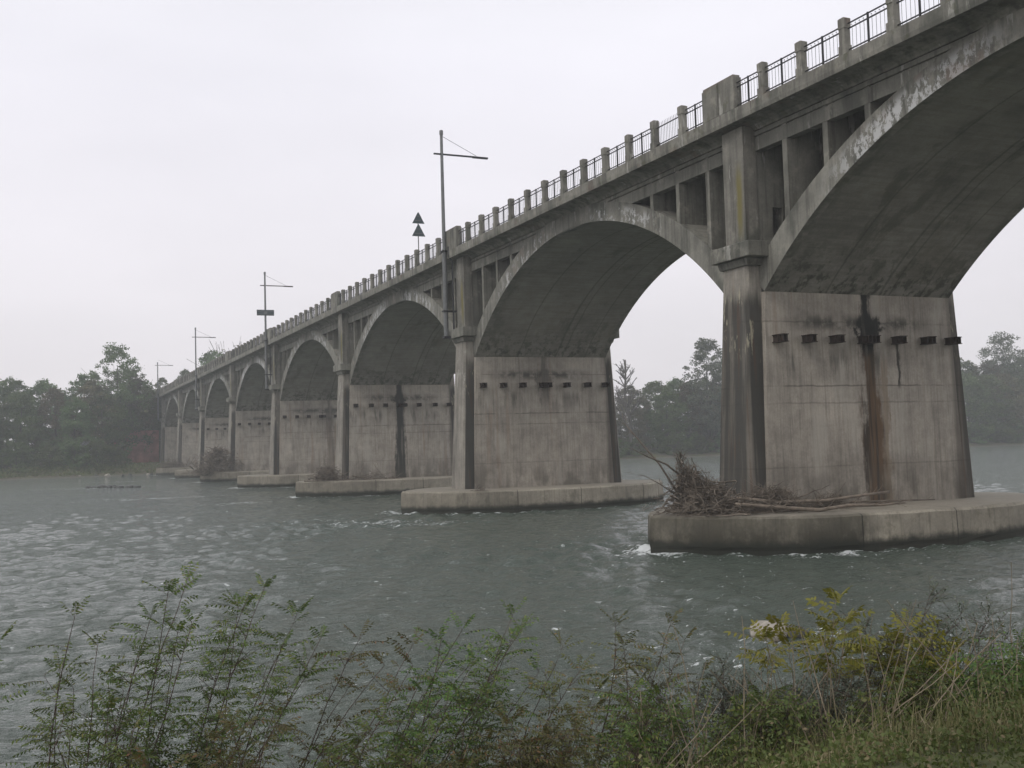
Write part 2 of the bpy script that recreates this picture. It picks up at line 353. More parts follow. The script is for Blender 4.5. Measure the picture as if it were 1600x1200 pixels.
# piers
def shaft_mesh():
    mb = MB(); mb.hexa([(-.25, -.10, 1.07), (W+.25, -.10, 1.07), (W+.25, 2.0, 1.07), (-.25, 2.0, 1.07),
                        (0, 0, 7.82), (W, 0, 7.82), (W, 1.9, 7.82), (0, 1.9, 7.82)])
    return mb.mesh('pier', M_SHAFT)
def upper_mesh():     # wall between pilasters above the springing, pierced by an inspection opening
    mb = MB(); z0, z1 = 7.82, 12.88; y0, y1 = .26, 1.64
    mb.box(.0, .62, y0, y1, z0, z1); mb.box(1.0, W, y0, y1, z0, z1); mb.box(.62, 1.0, y0, y1, 10.55, z1); mb.box(.62, 1.0, y0, y1, z0, 9.3)
    mb.box(.62, 1.0, .9, y1, 9.3, 10.55); return mb.mesh('pier_head', M_UP)
def skew_mesh():      # springing blocks filling between the two vaults
    mb = MB(); yi = lambda z: YC-math.sqrt(RC**2-(z-CZ)**2)
    pr = [(.0, 7.82), (-.05-0*yi(8.6), 8.1)]
    return None
SH, UP = shaft_mesh(), upper_mesh()
def butt_mesh(side, dark):
    s = -1 if side == 0 else 1; X = 0 if side == 0 else W; mb = MB(); z0, z1 = 1.07, 8.66
    a, b = (X+s*.85, X+s*.10); c, d = (X+s*.50, X+s*(-.04))
    lo, hi = [(a, .02), (b, .02), (b, 1.78), (a, 1.78)], [(c, .22), (d, .22), (d, 1.50), (c, 1.50)]
    ch = .09
    def oct_(p):      # bevel the two outer corners
        (ax, ay), (bx, by), (cx, cy), (dx, dy) = p
        return [(ax, ay+ch), (ax-s*ch, ay), (bx, by), (cx, cy), (dx-s*ch, dy), (dx, dy-ch)]
    lo, hi = oct_(lo), oct_(hi); n = 6
    vs = [(x, y, z0) for x, y in lo]+[(x, y, z1) for x, y in hi]
    fs = [tuple(range(5, -1, -1)), tuple(range(6, 12))]+[(i, (i+1) % n, (i+1) % n+n, i+n) for i in range(n)]
    if s > 0: fs = [f[::-1] for f in fs]
    mb.add(vs, fs); me = mb.mesh('buttress', [M_BUT, M_SIDE])
    for p in me.polygons: p.material_index = 1 if (abs(p.normal.x) > .5 and not dark) else 0
    return me
BU = [butt_mesh(0, True), butt_mesh(1, False), butt_mesh(0, False)]
def pil_mesh(side):
    s = -1 if side == 0 else 1; X = 0 if side == 0 else W; mb = MB()
    x0, x1 = sorted((X+s*.46, X-s*.05)); mb.box(x0, x1, .22, 1.30, 9.34, 13.03); return mb.mesh('pilaster', M_PIL)
def cap_mesh(side):
    s = -1 if side == 0 else 1; X = 0 if side == 0 else W; mb = MB()
    x0, x1 = sorted((X+s*.78, X-s*.06)); mb.box(x0, x1, -.30, 1.72, 8.87, 9.34)
    x0, x1 = sorted((X+s*.70, X-s*.08)); p0, p1 = sorted((X+s*.58, X-s*.08))
    x0, x1 = sorted((X+s*.64, X-s*.08)); mb.hexa([(p0, .08, 8.64), (p1, .08, 8.64), (p1, 1.52, 8.64), (p0, 1.52, 8.64), (x0, .0, 8.86), (x1, .0, 8.86), (x1, 1.58, 8.86), (x0, 1.58, 8.86)])
    return mb.mesh('capital', M_UP)
PI, CA = [pil_mesh(0), pil_mesh(1)], [cap_mesh(0), cap_mesh(1)]
def base_mesh(k):
    r = random.Random(40+k); hw = 4.15
    half = [(-3.85, .95), (-3.0, -.55), (-1.9, -1.7), (-.7, -2.45), (.7, -2.85), (2.2, -3.02)]; half = half+[(W-x, y) for x, y in half[::-1]]
    pts = half+[(x, 1.9-y) for x, y in half[::-1][1:-1]]
    poly = []
    for i in range(len(pts)):
        a, b = Vector(pts[i]), Vector(pts[(i+1) % len(pts)]); n = max(2, int((b-a).length/.55))
        for j in range(n):
            p = a.lerp(b, j/n)
            if j: p += Vector((r.uniform(-.025, .025), r.uniform(-.03, .03)))
            poly.append(p)
    mb = MB(); n = len(poly); c = Vector((3.7, .95)); vs = []
    for z, sc in ((-2.2, 0), (.10, 0), (.2, .03), (1.0, .0), (1.08, -.05)):
        for p in poly:
            q = p+(p-c).normalized()*(sc-(.03 if z == 1.08 else 0)); vs.append((q.x+r.uniform(-.015, .015), q.y+r.uniform(-.02, .02), z+(r.uniform(-.02, .015) if z > .9 else 0)))
    fs = []
    for l in range(4):
        for i in range(n): fs.append((l*n+i, l*n+(i+1) % n, (l+1)*n+(i+1) % n, (l+1)*n+i))
    fs.append(tuple(range(4*n, 5*n))); mb.add(vs, fs); return mb.mesh('footing', M_BASE)
def stub_mesh(wide):
    mb = MB(); w_ = .17 if not wide else .34
    for cx in ((-.075, .075) if not wide else (-.22, -.07, .07, .22)):
        mb.box(cx-.012, cx+.012, -.50, .06, 6.22, 6.46)
        for z in (6.22, 6.44): mb.box(cx-.06, cx+.06, -.50, .06, z, z+.022)
    mb.box(-w_, w_, -.36, -.33, 6.245, 6.435); return mb.mesh('steel_beam', M_RUST)
ST = [stub_mesh(False), stub_mesh(True)]
SX = (.30, 1.42, 2.50, 3.80, 5.06, 6.30, 7.38)
STN = {'stain': (.5, 1., .55, .97, .5, .3, .6, .4, .4), 'rust': (.5, 1., .2, 0., .8, .4, .3, .2, .2), 'stain_end': (1., 0., 6.0, 0.5, 2., 5., 3., 5., 5.), 'stain_shift': (0., 0., -.1, -.35, .6, .5, -.5, .3, 0.)}
for k in range(-1, 8):
    y = L*k
    pr = child('pier', SH, bridge, (0, y, 0))
    for q_, vals in STN.items(): pr[q_] = vals[k+1]
    child('pier_head', UP, pr, (0, 0, 0))
    for s in (0, 1):
        child('buttress', BU[2 if (s == 0 and k > 0) else s], pr, (0, 0, 0)); child('pilaster', PI[s], pr, (0, 0, 0), .015); child('capital', CA[s], pr, (0, 0, 0), .02)
    child('footing', base_mesh(k), pr, (0, 0, 0))['nose_dark'] = (1. if k == 0 else .45)
    if k < 6:
        for i, sx in enumerate(SX):
            o = child('steel_beam', ST[1 if i == 3 else 0], pr, (sx, -.02, 0))
            o.rotation_euler.z = random.uniform(-.06, .06)
for k in range(-1, 7):
    y = L*k
    va = child('arch_vault', vault_me, bridge, (0, y, 0))
    for me in ring_me: child('arch_ring', me, va, (0, 0, 0))
    for me in wall_me: child('spandrel_wall', me, bridge, (0, y, 0))
    for me in beam_me: child('spandrel_beam', me, bridge, (0, y+1.0, 0))
for k in range(-1, 8):
    y = L*k
    dk = child('bridge_deck', deck_me, bridge, (0, y, 0)); child('road_surface', road_me, dk, (0, 0, 0))
    for me in kerb_me: child('deck_edge', me, dk, (0, 0, 0))
PY = [3.1+1.785*j for j in range(12)]
for k in range(-1, 8):
    y = L*k
    if k >= 0: child('parapet_block', block_me, bridge, (0, y+.88, 0), .012)
    js = range(12)
    if k == -1: js = range(6, 12)
    if k == 7: js = range(5)
    for j in js:
        o = child('parapet_post', pm[(j+k) % 3], bridge, (0, y+PY[j], 0), .01)
    for j in js:
        if j < 11 and not (k == 7 and j == 4):
            child('railing_panel', rail_d if (k, j) == (0, 0) else rail_n, bridge, (0, y+PY[j]+.8925, 0))
    if k < 7:
        ez = y+(PY[11]+.15+24.02)/2; child('railing_panel', rail_e, bridge, (0, ez, 0))
    if k >= 0: child('railing_panel', rail_e, bridge, (0, y+(1.74+2.95)/2, 0))
# embankment abutment at the far end
ab = MB(); ab.box(-.02, W+.02, 1.95, 30, -1, 12.85); ab.build('abutment', M_UP, bridge, (0, L*7, 0))

# ------------------------------------------------------------------ lamp posts and signs on the bridge
def lamp_post(k, dy, label, top=19.95, board=False, pipe=True):
    t = empty('lamp_post', (D-.98, Y1+L*k+dy, 8.7)); tag(t, label, 'lamp post', 'tall lamp posts fixed to the upstream side of the bridge')
    z = lambda v: v-8.7
    mb = MB(); mb.tube([(0, 0, z(9.0)), (0, 0, z(13.6)), (0, 0, z(13.65)), (0, 0, z(top-.25))], [.125, .115, .10, .075], 10)
    mb.tube([(0, 0, z(top-.26)), (0, 0, z(top-.2)), (0, 0, z(top-.03)), (0, 0, z(top))], [.095, .10, .10, .05], 10); mb.build('pole', M_GALV, t, smooth=False)
    mb = MB(); mb.box(-.45, 2.55, -.045, .045, z(18.62), z(18.70)); mb.box(1.75, 2.62, -.07, .07, z(18.60), z(18.69)); mb.build('arm', M_RUST if k > 1 else M_IRON, t, bevel=.01)
    mb = MB(); mb.tube([(0.05, 0, z(19.62)), (1.97, 0, z(18.72))], .012, 5); mb.build('stay_wire', M_IRON, t)
    for zz in (13.45, 10.3):
        mb = MB(); mb.box(-.15, .62, -.16, -.13, z(zz), z(zz+.07)); mb.box(-.15, .62, .13, .16, z(zz), z(zz+.07)); mb.box(-.17, -.14, -.16, .16, z(zz), z(zz+.07)); mb.build('bracket', M_IRON, t)
    mb = MB(); mb.box(-.16, .30, -.16, .16, z(8.9), z(9.02)); mb.build('foot_plate', M_IRON, t)
    if pipe:
        mb = MB(); mb.tube([(.30, -.35, z(8.9)), (.30, -.35, z(12.9)), (.12, -.30, z(13.2)), (.12, -.30, z(13.7))], .05, 8); mb.build('cable_pipe', M_IRON, t)
    return t
lamp_post(1, 1.55, 'tall grey lamp post rising beside the paired triangular signs, nearest one in view')
lamp_post(3, 1.40, 'tall lamp post carrying a dark rectangular board above the parapet')
lamp_post(5, .95, 'slender lamp post standing alone above the parapet, third along the bridge')
lamp_post(7, 1.6, 'farthest lamp post, small and hazy at the wooded end of the bridge', 19.2)
t = empty('sign_board', (D-1.0, Y1+72+1.25, 16.1)); tag(t, 'dark rectangular board fixed across the second lamp post', 'sign')
mb = MB(); mb.box(-.80, .80, -.02, .02, -.27, .27); mb.build('panel', M_SIGNB, t, bevel=.01)
mb = MB(); mb.box(-.78, .78, -.05, -.022, .12, .16); mb.box(-.78, .78, -.05, -.022, -.16, -.12); mb.box(-.16, .16, -.055, -.03, -.10, .10); mb.build('mounting_rail', M_GALV, t)
t = empty('road_sign', (D-.5, Y1+31.0, 13.45)); tag(t, 'two triangular road signs seen from behind, one above the other on a thin pole', 'road sign')
mb = MB(); mb.tube([(0, 0, 0), (0, 0, 3.15)], .032, 8); mb.build('pole', M_GALV, t)
for zc, w_ in ((2.62, .74), (1.88, .80)):
    mb = MB(); pts = [(-w_/2, 0), (w_/2, 0), (.03, w_*.87), (-.03, w_*.87)]
    mb.add([(x, -.05, zc+z_) for x, z_ in pts]+[(x, -.075, zc+z_) for x, z_ in pts], [(3, 2, 1, 0), (4, 5, 6, 7), (0, 1, 5, 4), (1, 2, 6, 5), (2, 3, 7, 6), (3, 0, 4, 7)])
    q = mb.build('sign_plate', M_SIGNB, t, bevel=.006)
    mb = MB()
    for zz in (.14, .40): mb.box(-w_*.36*(1-zz), w_*.36*(1-zz), -.10, -.076, zc+zz, zc+zz+.035)
    mb.build('clamp', M_GALV, q)

# ------------------------------------------------------------------ terrain
def shore(X):      # far shoreline (y) by X
    return np.interp(X, [-160, -20, 4, 16, 40, 94, 170, 360], [182, 179, 176, 178, 170, 158, 154, 150])
def nshore(X):     # near bank: y where the bank meets the water, by X
    return np.interp(X, [-60, -4, 0, 4, 8, 14, 22, 60], [9.6, 8.6, 8.0, 8.4, 8.6, 6.2, 2.2, -4])
def vnoise(x, y, seed, n=5, base=.08):
    r = np.random.RandomState(seed); o = np.zeros_like(x)
    for i in range(n*4):
        fr = base*1.6**(i/4); a = r.uniform(0, 6.28); o += np.sin((x*np.cos(a)+y*np.sin(a))*fr*6.28+r.uniform(0, 6.28))/(1.6**(i/4))
    return o/6
def ground_h(X, Y):
    f = Y-shore(X); far = np.where(f < 0, -2.2+2.2*np.clip((f+14)/14, 0, 1)**1.0, .25+np.clip(f/7, 0, 1)*1.1+np.clip((f-7)/30, 0, 1)*1.0)
    n = nshore(X)-Y; near = np.where(n < 0, np.maximum(-2.2, n*.45), np.minimum(1.78, n*.43))
    h = np.maximum(far, near)
    # road embankment behind the abutment
    e = np.clip((Y-(Y1+L*7+11))/4, 0, 1)*np.clip(1-(np.abs(X-(D+W/2))-5)/12, 0, 1); h = np.maximum(h, np.where(e > 0, h+(12.9-h)*e*np.clip(1-(np.abs(X-(D+W/2))-5)/12, 0, 1), h))
    return h+vnoise(X, Y, 3, 2, .06)*.12*np.clip(np.abs(h)+.2, 0, 1)
def axis(lo, hi, a, b, fine, grow=1.06, mx=6):
    v = list(np.arange(a, b, fine)); s = fine
    while v[-1] < hi: s = min(s*grow, mx); v.append(v[-1]+s)
    s = fine
    while v[0] > lo: s = min(s*grow, mx); v.insert(0, v[0]-s)
    return np.array(v)
def grid(xs, ys, hf):
    X, Y = np.meshgrid(xs, ys); Z = hf(X, Y); V = np.stack([X, Y, Z], -1).reshape(-1, 3); nx, ny = len(xs), len(ys)
    i = np.arange(nx*ny).reshape(ny, nx); F = np.stack([i[:-1, :-1], i[:-1, 1:], i[1:, 1:], i[1:, :-1]], -1).reshape(-1, 4)
    return V, F
t = NT('bank_soil'); v = t.co('Object'); n1 = t.noise(v, (.5,)*3, 6); n2 = t.noise(v, (6,)*3, 5); gz = t.xyz(v)[2]
c = t.mix(t.ss(n1, .42, .58), (.10, .082, .055), (.075, .085, .035)); c = t.mix(t.ss(t.add(gz, t.mul(n2, .4)), .55, .2), c, (.10, .095, .08))
t.bump(n2, .06, .8); M_SOIL = t.done(t.vs(c, t.ss(n2, .3, .7, .7, 1.3)), .95)
V, F = grid(axis(-140, 340, -12, 30, .5), axis(-30, 320, -2, 14, .4), ground_h)
tag(link(bpy.data.objects.new('ground', np_mesh('ground', V, F, M_SOIL, True))), kind='structure')

# ------------------------------------------------------------------ water
def noses():
    return [(D-3.85, Y1+.95+L*k) for k in range(-1, 8)]
FOAM = [(8.6, 84.5, 5, 1.2, .9), (5, 87, 3, .8, .6), (12.5, 80, 2.5, .8, .6), (6.6, 117, 6, 1.5, .9), (2, 121, 5, 1, .6), (14.6, 98, 3, 1, .6), (13.5, 46.5, 2.2, 1.3, 1.), (15.5, 44, 3.2, .9, .7), (12, 50, 2, 1, .6),
        (10, 140, 8, 1.2, .7), (20, 140, 5, 1, .6), (11.5, 14.6, 1.6, .5, .7), (9.0, 13.5, 1.2, .35, .6), (36, 47, 4, .8, .7), (38, 66, 7, .8, .6), (60, 80, 12, 1, .5), (34, 50, 3, .6, .6), (12, 71, 2.5, 1.2, .9), (33, 31, 3, .7, .6)]
def water_fields(X, Y):
    foam = np.zeros_like(X); amp = np.ones_like(X)
    for nx, ny in noses():
        # distance to the two upstream faces of the footing and the wakes off its shoulders
        for sgn in (-1, 1):
            ax, ay, bx, by = nx, ny, nx+3.6, ny+sgn*3.6
            dx, dy = bx-ax, by-ay; q = np.clip(((X-ax)*dx+(Y-ay)*dy)/(dx*dx+dy*dy), 0, 1)
            d = np.hypot(X-ax-q*dx, Y-ay-q*dy); foam += .95*np.exp(-((d-.25)/.8)**2)*(.55+.6*np.clip(.5+vnoise(X, Y, 71+int(ny), 3, .25), 0, 1))
            w = np.exp(-((Y-(by+sgn*.35*(1+(X-bx)*.05)))/(.45+.05*np.clip(X-bx, 0, 30)))**2)*(X > bx)*np.exp(-np.clip(X-bx, 0, 60)/9); foam += .72*w
        amp += 1.1*np.exp(-(((X-nx-3)/6)**2+((Y-ny)/5)**2))
    for fx, fy, sx, sy, a in FOAM:
        g = np.exp(-(((X-fx)/sx)**2+((Y-fy)/sy)**2)); foam += a*g; amp += g
    return foam, amp
def water_h(X, Y):
    r = np.random.RandomState(5); o = np.zeros_like(X)
    sp_ = np.maximum(.12+.012*np.maximum(0, np.maximum(X-36, -2-X)), .12+.010*np.maximum(0, Y-44))
    wx = X+1.2*vnoise(X, Y, 8, 3, .05); wy = Y+1.2*vnoise(X, Y, 9, 3, .05)
    for i in range(46):
        wl = 1.9*.96**i; a = r.normal(.15, 1.0); ph = r.uniform(0, 6.28)
        o += .0054*wl*np.sin(6.283/wl*(wx*math.cos(a)+wy*math.sin(a))+ph)*(.6+.8*(i % 3)/2)*np.exp(-(2.4*sp_/wl)**2)
    o = o*(.75+.9*np.clip(vnoise(X, Y, 33, 4, .06)+.35, 0, 1.2))      # smoother slicks between rougher water
    f, a = water_fields(X, Y)
    return o*np.minimum(a, 2.4)*(.9+.2*np.clip(vnoise(X, Y, 21, 3, .05)+.5, 0, 1))
xs, ys = axis(-138, 338, -2, 36, .12, 1.012, 1.4), axis(1.0, 192, 9, 44, .12, 1.010, .7)
V, F = grid(xs, ys, water_h); fo, _ = water_fields(V[:, 0], V[:, 1])
t = NT('river_water'); v = t.co('Object'); at_ = t.n.new('ShaderNodeAttribute'); at_.attribute_name = 'foam'; fa = at_.outputs['Fac']
a1 = t.noise(v, (.55, 1.1, 1), 5, .6, .6); a2 = t.noise(v, (2.6, 4.6, 1), 6, .70, .8); a3 = t.noise(v, (9, 13, 1), 3, .6, .4)
fn = t.noise(v, (3.2, 5.2, 1), 8, .72, .9); foam = t.ss(t.add(t.mul(fa, .44), t.mul(t.sub(fn, .5), 3.4)), .44, .60)
glint_spk = t.mul(t.ss(t.add(t.mul(t.sub(fn, .5), 1.4), t.mul(t.sub(a1, .5), 1.2)), .33, .50), .5)  # foam specks doubling as ripple glints, their white painted into the water colour
foam = t.mx(foam, glint_spk)  # foam and painted glints share one mask from here
c = t.mix(foam, t.mix(a1, (.055, .073, .058), (.080, .098, .081)), (.60, .62, .62))
rd_ = lambda n_: t.inv(t.m('ABSOLUTE', t.mul(t.sub(n_, .5), 3.2)))      # sharp-crested ripples
a0 = t.noise(v, (.30, .55, 1), 4, .65, .5)
hh = t.add(t.add(t.mul(a1, .35), t.mul(a2, .50)), t.add(t.mul(a3, .30), t.mul(rd_(a2), .12))); b = t.bump(hh, .24, .75)
t.b.inputs['IOR'].default_value = 1.33
t.put(t.b.inputs['Roughness'], t.ss(foam, 0., 1., .05, .8)); t.put(t.b.inputs['Base Color'], c); t.b.inputs['Specular IOR Level'].default_value = .5
me = np_mesh('river_water', V, F, t.mat, True); at2 = me.attributes.new('foam', 'FLOAT', 'POINT'); at2.data.foreach_set('value', fo.astype(np.float32))
tag(link(bpy.data.objects.new('river_water', me)), kind='structure')

# ------------------------------------------------------------------ vegetation materials
def leafmat(name, c1, c2, c3, rnd=.25):
    t = NT(name); i = t.island(); r = t.rnd(); c = t.mix(t.ss(i, 0., .75), c1, c2); c = t.mix(t.ss(i, .8, 1.), c, c3)
    v = t.co(); c = t.vs(c, t.ss(t.noise(v, (.35,)*3, 3), .3, .7, .75, 1.25))
    c = t.hue(c, t.ss(r, 0., 1., .5-.03*rnd/.25, .5+.025*rnd/.25), 1., t.ss(r, 0., 1., 1-rnd, 1+rnd))
    t.b.inputs['Subsurface Weight'].default_value = 0
    m_ = t.done(c, .6, .3)
    tr = t.n.new('ShaderNodeBsdfTranslucent'); t.l.new(c, tr.inputs[0]); ms = t.n.new('ShaderNodeMixShader'); ms.inputs[0].default_value = .3
    t.l.new(t.b.outputs[0], ms.inputs[1]); t.l.new(tr.outputs[0], ms.inputs[2]); t.l.new(ms.outputs[0], t.n['Material Output'].inputs[0]); return m_
M_TREE = leafmat('tree_foliage', (.066, .100, .034), (.10, .14, .046), (.12, .12, .055), .25)
M_TREEB = leafmat('tree_foliage_brown', (.085, .082, .042), (.12, .11, .055), (.14, .11, .055), .2)
M_TREEP = leafmat('poplar_foliage', (.075, .085, .055), (.10, .11, .07), (.13, .13, .08), .2)
M_BARK = plain('bark', (.075, .065, .055), .9, 0, .3, 5)
M_LF = [leafmat('leaf_green', (.055, .10, .020), (.10, .155, .034), (.18, .19, .045), .16), leafmat('leaf_olive', (.075, .082, .024), (.11, .11, .034), (.17, .10, .040), .2),
        leafmat('leaf_yellow', (.15, .145, .022), (.20, .18, .03), (.10, .13, .028), .15), leafmat('leaf_willow', (.075, .095, .06), (.11, .13, .09), (.14, .15, .09), .15)]
M_STEM = plain('shrub_stem', (.075, .052, .042), .8, 0, .3, 20); M_DRYS = plain('dry_stem', (.19, .155, .11), .85, 0, .3, 20)
M_GRASS = leafmat('grass_blades', (.13, .155, .045), (.27, .235, .12), (.40, .34, .22), .1)

# ------------------------------------------------------------------ trees
def crown_mesh(name, seed, h, rx, clumps, nleaf, size, mat, z0=.04, shape='dome'):
    r = np.random.RandomState(seed); ph = r.uniform(0, 6.28, 8)
    prof = {'dome': lambda u: (1-(u*1.0)**2.6)**.55*(.80+.2*min(1, u*5)), 'poplar': lambda u: math.sin(math.pi*(.10+.87*u)**1.15)**.8*1.0+.05,
            'airy': lambda u: math.sin(math.pi*(.12+.80*u))**.7}[shape]
    C = []; R_ = []
    for i in range(clumps):
        u = r.rand()**.85; a = r.uniform(0, 6.28)
        lob = 1+.16*math.sin(2*a+ph[0]+u*3)+.13*math.sin(3*a+ph[1]-u*5)+.10*math.sin(5*a+ph[2]+u*9)+.10*math.sin(9*u+ph[3])
        e_ = rx*max(prof(u), 0)*lob; d = e_*r.uniform(.0 if shape != 'dome' else .35, 1.)**.5
        C.append((d*math.cos(a), d*math.sin(a), h*(z0+(.96-z0)*u)+.35*math.sin(4*a+ph[4]))); R_.append(r.uniform(.55, 1.25)*rx/5*(1.12-.35*u))
    C, R_ = np.array(C), np.array(R_); w = R_**2; w /= w.sum()
    idx = r.choice(len(C), nleaf, p=w); dr = r.normal(size=(nleaf, 3)); dr /= np.linalg.norm(dr, axis=1)[:, None]
    rad = R_[idx]*(r.rand(nleaf)**.4)*r.uniform(.7, 1.35, nleaf); P = C[idx]+dr*rad[:, None]*np.array([1, 1, .7])
    P[:, 2] = np.maximum(P[:, 2], .1)
    return leaf_cards(name, P, r, size, mat), C, R_
def leaf_cards(name, P, r, size, mat):
    n = len(P); a = r.normal(size=(n, 3)); a /= np.linalg.norm(a, axis=1)[:, None]; b = np.cross(a, r.normal(size=(n, 3))); b /= np.linalg.norm(b, axis=1)[:, None]
    s = size*r.uniform(.5, 1.15, n)[:, None]; k = .62
    V = np.stack([P-a*s*.5, P+b*s*.5*k, P+a*s*.5+b*s*.08, P-b*s*.5*k], 1).reshape(-1, 3)
    return np_mesh(name, V, np.arange(4*n).reshape(n, 4), mat)
def trunk_mb(seed, h, C, r0, ntw=10, up=.8):
    r = random.Random(seed); mb = MB(); top = Vector((r.uniform(-.3, .3), r.uniform(-.3, .3), h*up)); pts = []; n = 7
    for i in range(n+1):
        q = i/n; pts.append(Vector((top.x*q+math.sin(q*5+seed)*.15, top.y*q+math.cos(q*4+seed)*.15, top.z*q-.5*(1-q))))
    mb.tube(pts, [r0*(1-.8*i/n) for i in range(n+1)], 7)
    for c in C[:ntw]:
        c = Vector(c); q = min(.92, max(.15, (c.z*.62)/top.z)); i = int(q*n); p = pts[i]; m_ = p.lerp(c, .5)+Vector((0, 0, -.3)); rr = r0*(1-.8*q)*.5
        mb.tube([p, m_, c], [rr, rr*.6, rr*.2], 5)
        for _ in range(3):
            e = c+Vector((r.gauss(0, 1), r.gauss(0, 1), r.uniform(.2, 1.4))); mb.tube([m_.lerp(c, .6), e], [rr*.3, .02], 4)
    return mb
kinds = {}
def treekind(key, seed, h, rx, clumps, nleaf, size, mat, z0=.04, shape='dome', r0=.3):
    cm, C, R_ = crown_mesh('crown', seed, h, rx, clumps, nleaf, size, mat, z0, shape); order = np.argsort(-R_)
    kinds[key] = (cm, trunk_mb(seed, h, C[order], r0, 26 if shape == 'dome' else 40).mesh('trunk', M_BARK, True), h)
for i in range(4): treekind('round%d' % i, 100+i, 15, 4.6, 230, 15000, .40, M_TREE)
for i in range(2): treekind('brown%d' % i, 120+i, 15, 4.4, 210, 13000, .40, M_TREEB)
for i in range(2): treekind('bush%d' % i, 130+i, 6, 3.2, 90, 6000, .32, M_TREE, .0, r0=.12)
treekind('airy0', 141, 21, 4.9, 170, 9500, .40, M_TREE, .30, 'airy', r0=.3)
treekind('poplar0', 150, 21, 4.2, 260, 15000, .38, M_TREEP, .10, 'poplar', r0=.3)
treekind('poplar1', 152, 21, 6.0, 280, 16000, .40, M_TREEP, .12, 'airy', r0=.35)
treekind('thin0', 160, 12, 3.0, 40, 900, .30, M_TREEB, .30, 'airy', r0=.12)
def bare_mesh(seed, h):
    r = random.Random(seed); mb = MB()
    def br(p, d, l, rad, dep):
        n = 14 if dep == 0 else 4; pts = [p]
        for i in range(n):
            d = (d+Vector((r.gauss(0, .12), r.gauss(0, .12), .05))).normalized(); pts.append(pts[-1]+d*l/n)
        mb.tube(pts, [rad*(1-.6*i/n) for i in range(n+1)], 5)
        if dep < 3:
            for i in range(34 if dep == 0 else 5):
                q = r.uniform(.35, 1.) if dep == 0 else r.uniform(.25, 1); a = r.uniform(0, 6.28)
                b = pts[min(n, int(q*n))]; nd = (d*r.uniform(.5, 1)+Vector((math.cos(a), math.sin(a), .2))*.8).normalized(); br(b, nd, l*r.uniform(.22, .38)*(1.3-q if dep == 0 else 1), rad*.35, dep+1)
    br(Vector((0, 0, -.5)), Vector((0, 0, 1)), h, .36, 0); return mb.mesh('trunk', M_BARK)
kinds['bare'] = (None, bare_mesh(3, 17.5), 17.5)
def tree(key, X, Y, h, label, group=None, cat='tree', name=None, wide=1.):
    cm, tm, h0 = kinds[key]; s = h/h0; gz = float(ground_h(np.array([X*1.]), np.array([Y*1.]))[0])
    h = max(5., h+1.5-gz) if cat == 'tree' else h; s = h/h0
    e = empty(name or ('tree' if cat == 'tree' else 'bush'), (X, Y, gz-.15)); e.scale = (s*wide, s*wide, s); e.rotation_euler.z = random.uniform(0, 6.28)
    tag(e, label, cat, group)
    if cm: link(bpy.data.objects.new('crown', cm), e)
    link(bpy.data.objects.new('trunk', tm), e); return e
T = random.Random(5)
# far bank left of the bridge
tree('airy0', 12.9, 195, 21.2, 'tallest airy-topped tree left of the bridge end')
tree('airy0', 14.9, 199, 17.2, 'open-crowned tree just right of the tallest one left of the bridge', wide=1.2)
gl = 'dense trees on the far bank left of the bridge'
LB = [('round0', -14, 188, 14.5), ('round1', -7.5, 187, 13.4), ('round2', -2.0, 189, 12.8), ('brown0', 3.0, 191, 13.2), ('round3', 6.0, 188, 11.5), ('brown1', 8.9, 192, 14.5), ('round1', 10.4, 191.5, 12.8), ('brown0', 16.3, 201, 15.5), ('round0', 17.6, 202, 15.), ('round2', -4, 198, 15.6), ('round3', 1.2, 200, 15.2), ('round0', 7.5, 201, 16.0), ('brown1', -11, 199, 16), ('round2', -20, 195, 16), ('round1', -27, 190, 15)]
for i, (k, X, Y, h) in enumerate(LB):
    front = Y < 194
    tree(k, X, Y, h, 'leafy tree in the front of the dense wood left of the bridge' if front else 'tree crown rising behind the front trees of the wood left of the bridge', gl+(', front' if front else ', behind'), wide=1.05)
for X, Y, h in [(-12, 183.5, 4.2), (-7, 183, 3.8), (-2.5, 182.5, 4.6), (2, 182.2, 4.0), (5.6, 183.0, 4.6), (9.0, 183.4, 4.4), (7.4, 184.0, 3.6), (11.6, 184, 3.6), (-17, 184, 4.5)]:
    tree('bush%d' % T.randint(0, 1), X, Y, h, 'low bush at the foot of the wood on the far bank left of the bridge', 'bushes at the foot of the left wood', 'bush', wide=1.2)
# beyond the bridge end, tops over the parapet
tree('round2', 33.0, 221, 22.6, 'dense-topped tree rising over the parapet behind the third lamp post')
tree('thin0', 37.0, 224, 24.3, 'sparse half-bare tree above the parapet right of the dense-topped one', wide=1.0)
tree('round3', 27.5, 222, 18.6, 'low tree crown behind the far end of the parapet'); tree('round1', 23.0, 221, 16.9, 'tree crown between the farthest lamp post and the bridge end')
